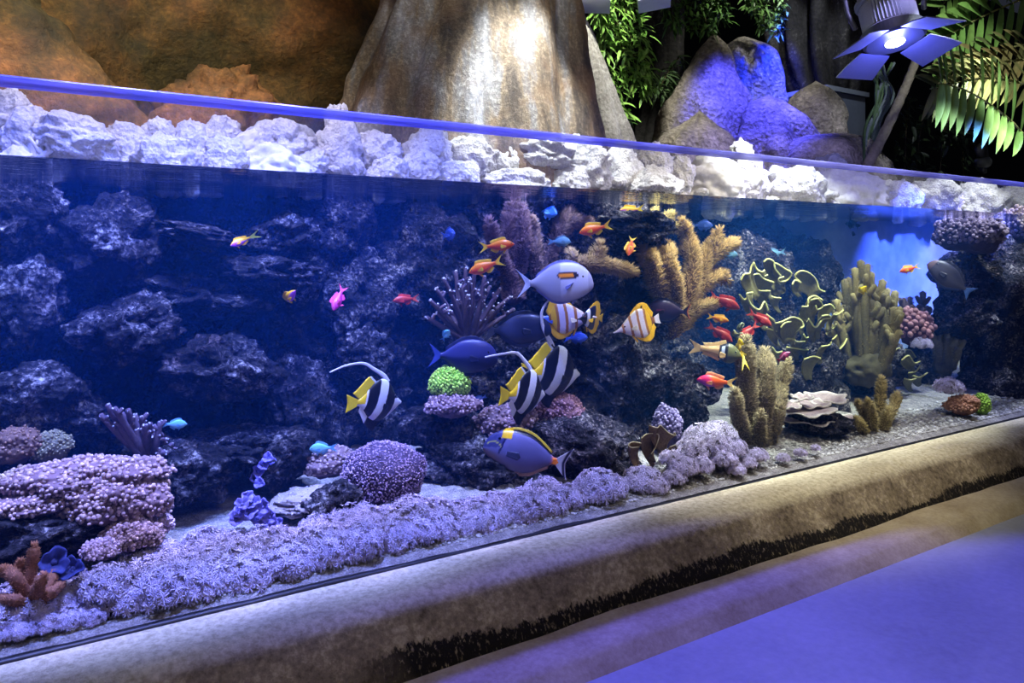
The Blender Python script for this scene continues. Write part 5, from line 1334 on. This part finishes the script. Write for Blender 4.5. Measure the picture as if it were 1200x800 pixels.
# pale lamp housings at the top edge
for (u0, u1, v, lab) in ((681, 715, 6, 'pale lamp housing hanging at the top of the bright green vine'), (748, 786, 3, 'pale slanted lamp housing hanging above the dark tree trunk')):
    e = empty('ceiling_lamp', at((u0+u1)/2, v, 2.0), lab, 'lamp'); s = px((u0+u1)/2, 2.0); R = rightdir((u0+u1)/2); h = (u1-u0)/2*s
    m = MB(); m.box((-h, -.12, 0), (h, .2, .14), lin((200,206,226))); m.build('lamp_housing', M['paint'], e, smooth=False)
    m = MB(); m.box((-.02, .02, .14), (.02, .06, 1.2), lin((60,60,66))); m.build('hanger_rod', M['paint'], e, smooth=False)
    e.rotation_euler = (0, radians(-8 if v < 5 else 3), -atan(R.y/R.x)*-1)
W = bpy.data.worlds.new('hall'); S.world = W; W.use_nodes = True
W.node_tree.nodes['Background'].inputs[0].default_value = (.30, .34, .5, 1)
W.node_tree.nodes['Background'].inputs[1].default_value = .05
def spot(name, loc, target, col, power, size=80, blend=.5, r=.08):
    d = bpy.data.lights.new(name, 'SPOT'); d.color = col; d.energy = power; d.spot_size = radians(size); d.spot_blend = blend; d.shadow_soft_size = r
    o = bpy.data.objects.new(name, d); COL.objects.link(o); o.location = loc
    o.rotation_euler = (Vector(target)-Vector(loc)).to_track_quat('-Z', 'Y').to_euler(); return o
def area(name, loc, target, col, power, sx, sy):
    d = bpy.data.lights.new(name, 'AREA'); d.shape = 'RECTANGLE'; d.size = sx; d.size_y = sy; d.color = col; d.energy = power
    o = bpy.data.objects.new(name, d); COL.objects.link(o); o.location = loc
    o.rotation_euler = (Vector(target)-Vector(loc)).to_track_quat('-Z', 'Y').to_euler(); return o
BLUE = (.10, .16, 1); VIO = (.34, .36, 1); WHT = (.85, .92, 1); WARM = (1, .86, .66)
PUR = (.26, .34, 1); MID = (.55, .61, 1)
for x, c, p in ((-.5, PUR, 430), (.25, PUR, 450), (1.0, PUR, 400), (1.75, (.38,.44,1), 280), (2.5, MID, 190), (3.25, WHT, 320), (4.0, WHT, 340), (4.8, WHT, 300), (5.6, MID, 400), (6.4, WHT, 330)):
    spot('tank_lamp', (x, -.16, 3.4), (x+.05, .74, .3), c, p*1.35, 35, .4, .06)
for x, p in ((-.3, 260), (.7, 330), (1.6, 200)):
    spot('blue_lamp', (x, -.12, 3.5), (x, .85, .5), BLUE, p*2.3, 42, .5, .1)
spot('bank_lamp', (2.3, .5, 3.6), (2.5, 1.15, 1.75), WHT, 430, 44)
spot('bank_lamp', (.5, .3, 3.6), (.5, 1.15, 1.75), (.66, .64, 1), 270, 76)
spot('bank_lamp', (4.6, .3, 3.6), (4.9, 1.15, 1.75), (.46, .42, 1), 420, 62)
spot('bank_lamp', (6.6, .2, 3.4), (6.6, 1.15, 1.75), WHT, 220, 50)
spot('front_fill', (3.6, -1.0, 3.6), (3.6, .6, .8), (1, .93, .8), 330, 56, .6)  # unseen fill spot, added to brighten the coral plates facing the glass
fl = spot('floor_lamp', (1.5, .6, 4.4), (1.5, -1.12, 0), (.085, .075, 1), 1350, 23, .3, .03); fl.scale = (3.2, 1, 1)
for x, c, p in ((-.6, (.36,.34,1), 150), (-.3, (.36,.34,1), 190), (.15, (.36,.34,1), 150), (.6, (.36,.34,1), 160), (1.05, (.36,.34,1), 160), (1.5, (.38,.36,1), 150), (1.95, (.42,.40,1), 140), (2.4, (.66,.68,1), 130), (2.75, WHT, 130), (3.1, WHT, 150), (3.5, WHT, 60)):
    spot('strip_fill', (x, .0, 3.4), (x, .26, .3), c, p*4.2, 13, .7, .04)  # unseen fill spots, added to brighten the feathery corals along the glass
area('hall_light', (1.5, -3.5, 4.5), (1.8, 0, .3), (1, .9, .70), 50, 3, 2)
spot('back_lamp', (2.0, .7, 4.4), (2.3, 2.0, 2.2), (.85, .93, 1), 48, 60)
spot('back_lamp', (.2, .9, 4.2), (.3, 2.8, 2.2), (1,.94,.84), 260, 80)
spot('rear_fill', (4.2, .3, 3.3), (4.5, 1.3, 1.0), (.9, 1, .92), 320, 50)  # unseen fill spot, added to lift the dark reef wall in the distance
spot('panel_lamp', (6.0, -.15, 2.75), (6.1, 1.12, .98), (.07,.12,1), 1500, 36, .6)
spot('panel_lamp', (6.9, -.1, 2.6), (6.75, 1.12, 1.3), (.34,.34,1), 700, 26, .7)
spot('boulder_lamp', (5.0, 1.2, 4.2), (5.75, 2.5, 1.9), (.07, .07, 1), 1500, 40)
spot('boulder_lamp', (6.7, 1.9, 4.3), (6.85, 3.3, 2.7), (.01, .03, 1), 1300, 40)
spot('plant_fill', (6.2, 1.6, 4.9), (7.2, 3.0, 3.0), WHT, 160, 44)  # unseen fill spot, added to lift the dark hanging roots
d = bpy.data.lights.new('lens_light', 'POINT'); d.color = (.14, .16, 1); d.energy = 24; d.shadow_soft_size = .06; o = bpy.data.objects.new('lens_light', d); COL.objects.link(o); o.location = SL.location+Vector((-.01, -.04, -.06))
spot('boulder_lamp', (5.0, .6, 4.6), (6.3, 2.3, 2.2), (.7, .7, 1), 200, 26)
spot('plant_fill', (5.2, 1.4, 5.2), (6.2, 2.7, 3.5), (1,1,.85), 200, 40)  # unseen fill spot, added to brighten the darker vine tuft
spot('plant_fill', (3.4, .9, 4.6), (4.1, 2.6, 2.6), (1,1,.85), 480, 50)  # unseen fill spot, added to light the green vine
spot('plant_fill', (6.0, -.6, 4.6), (7.0, 1.0, 2.6), WHT, 260, 46)
spot('lamp_beam', SL.location+Vector((-.02, -.06, -.12)), (3.9, .9, 1.6), (.25, .27, 1), 50, 70, .6, .05)
S.view_settings.view_transform = 'Standard'; S.view_settings.look = 'None'; S.view_settings.gamma = 1; S.view_settings.exposure = 0
S.view_settings.use_curve_mapping = False
S.cycles.use_denoising = True; S.cycles.max_bounces = 6; S.cycles.diffuse_bounces = 2; S.cycles.glossy_bounces = 3; S.cycles.transmission_bounces = 4
S.cycles.volume_bounces = 0; S.cycles.transparent_max_bounces = 16
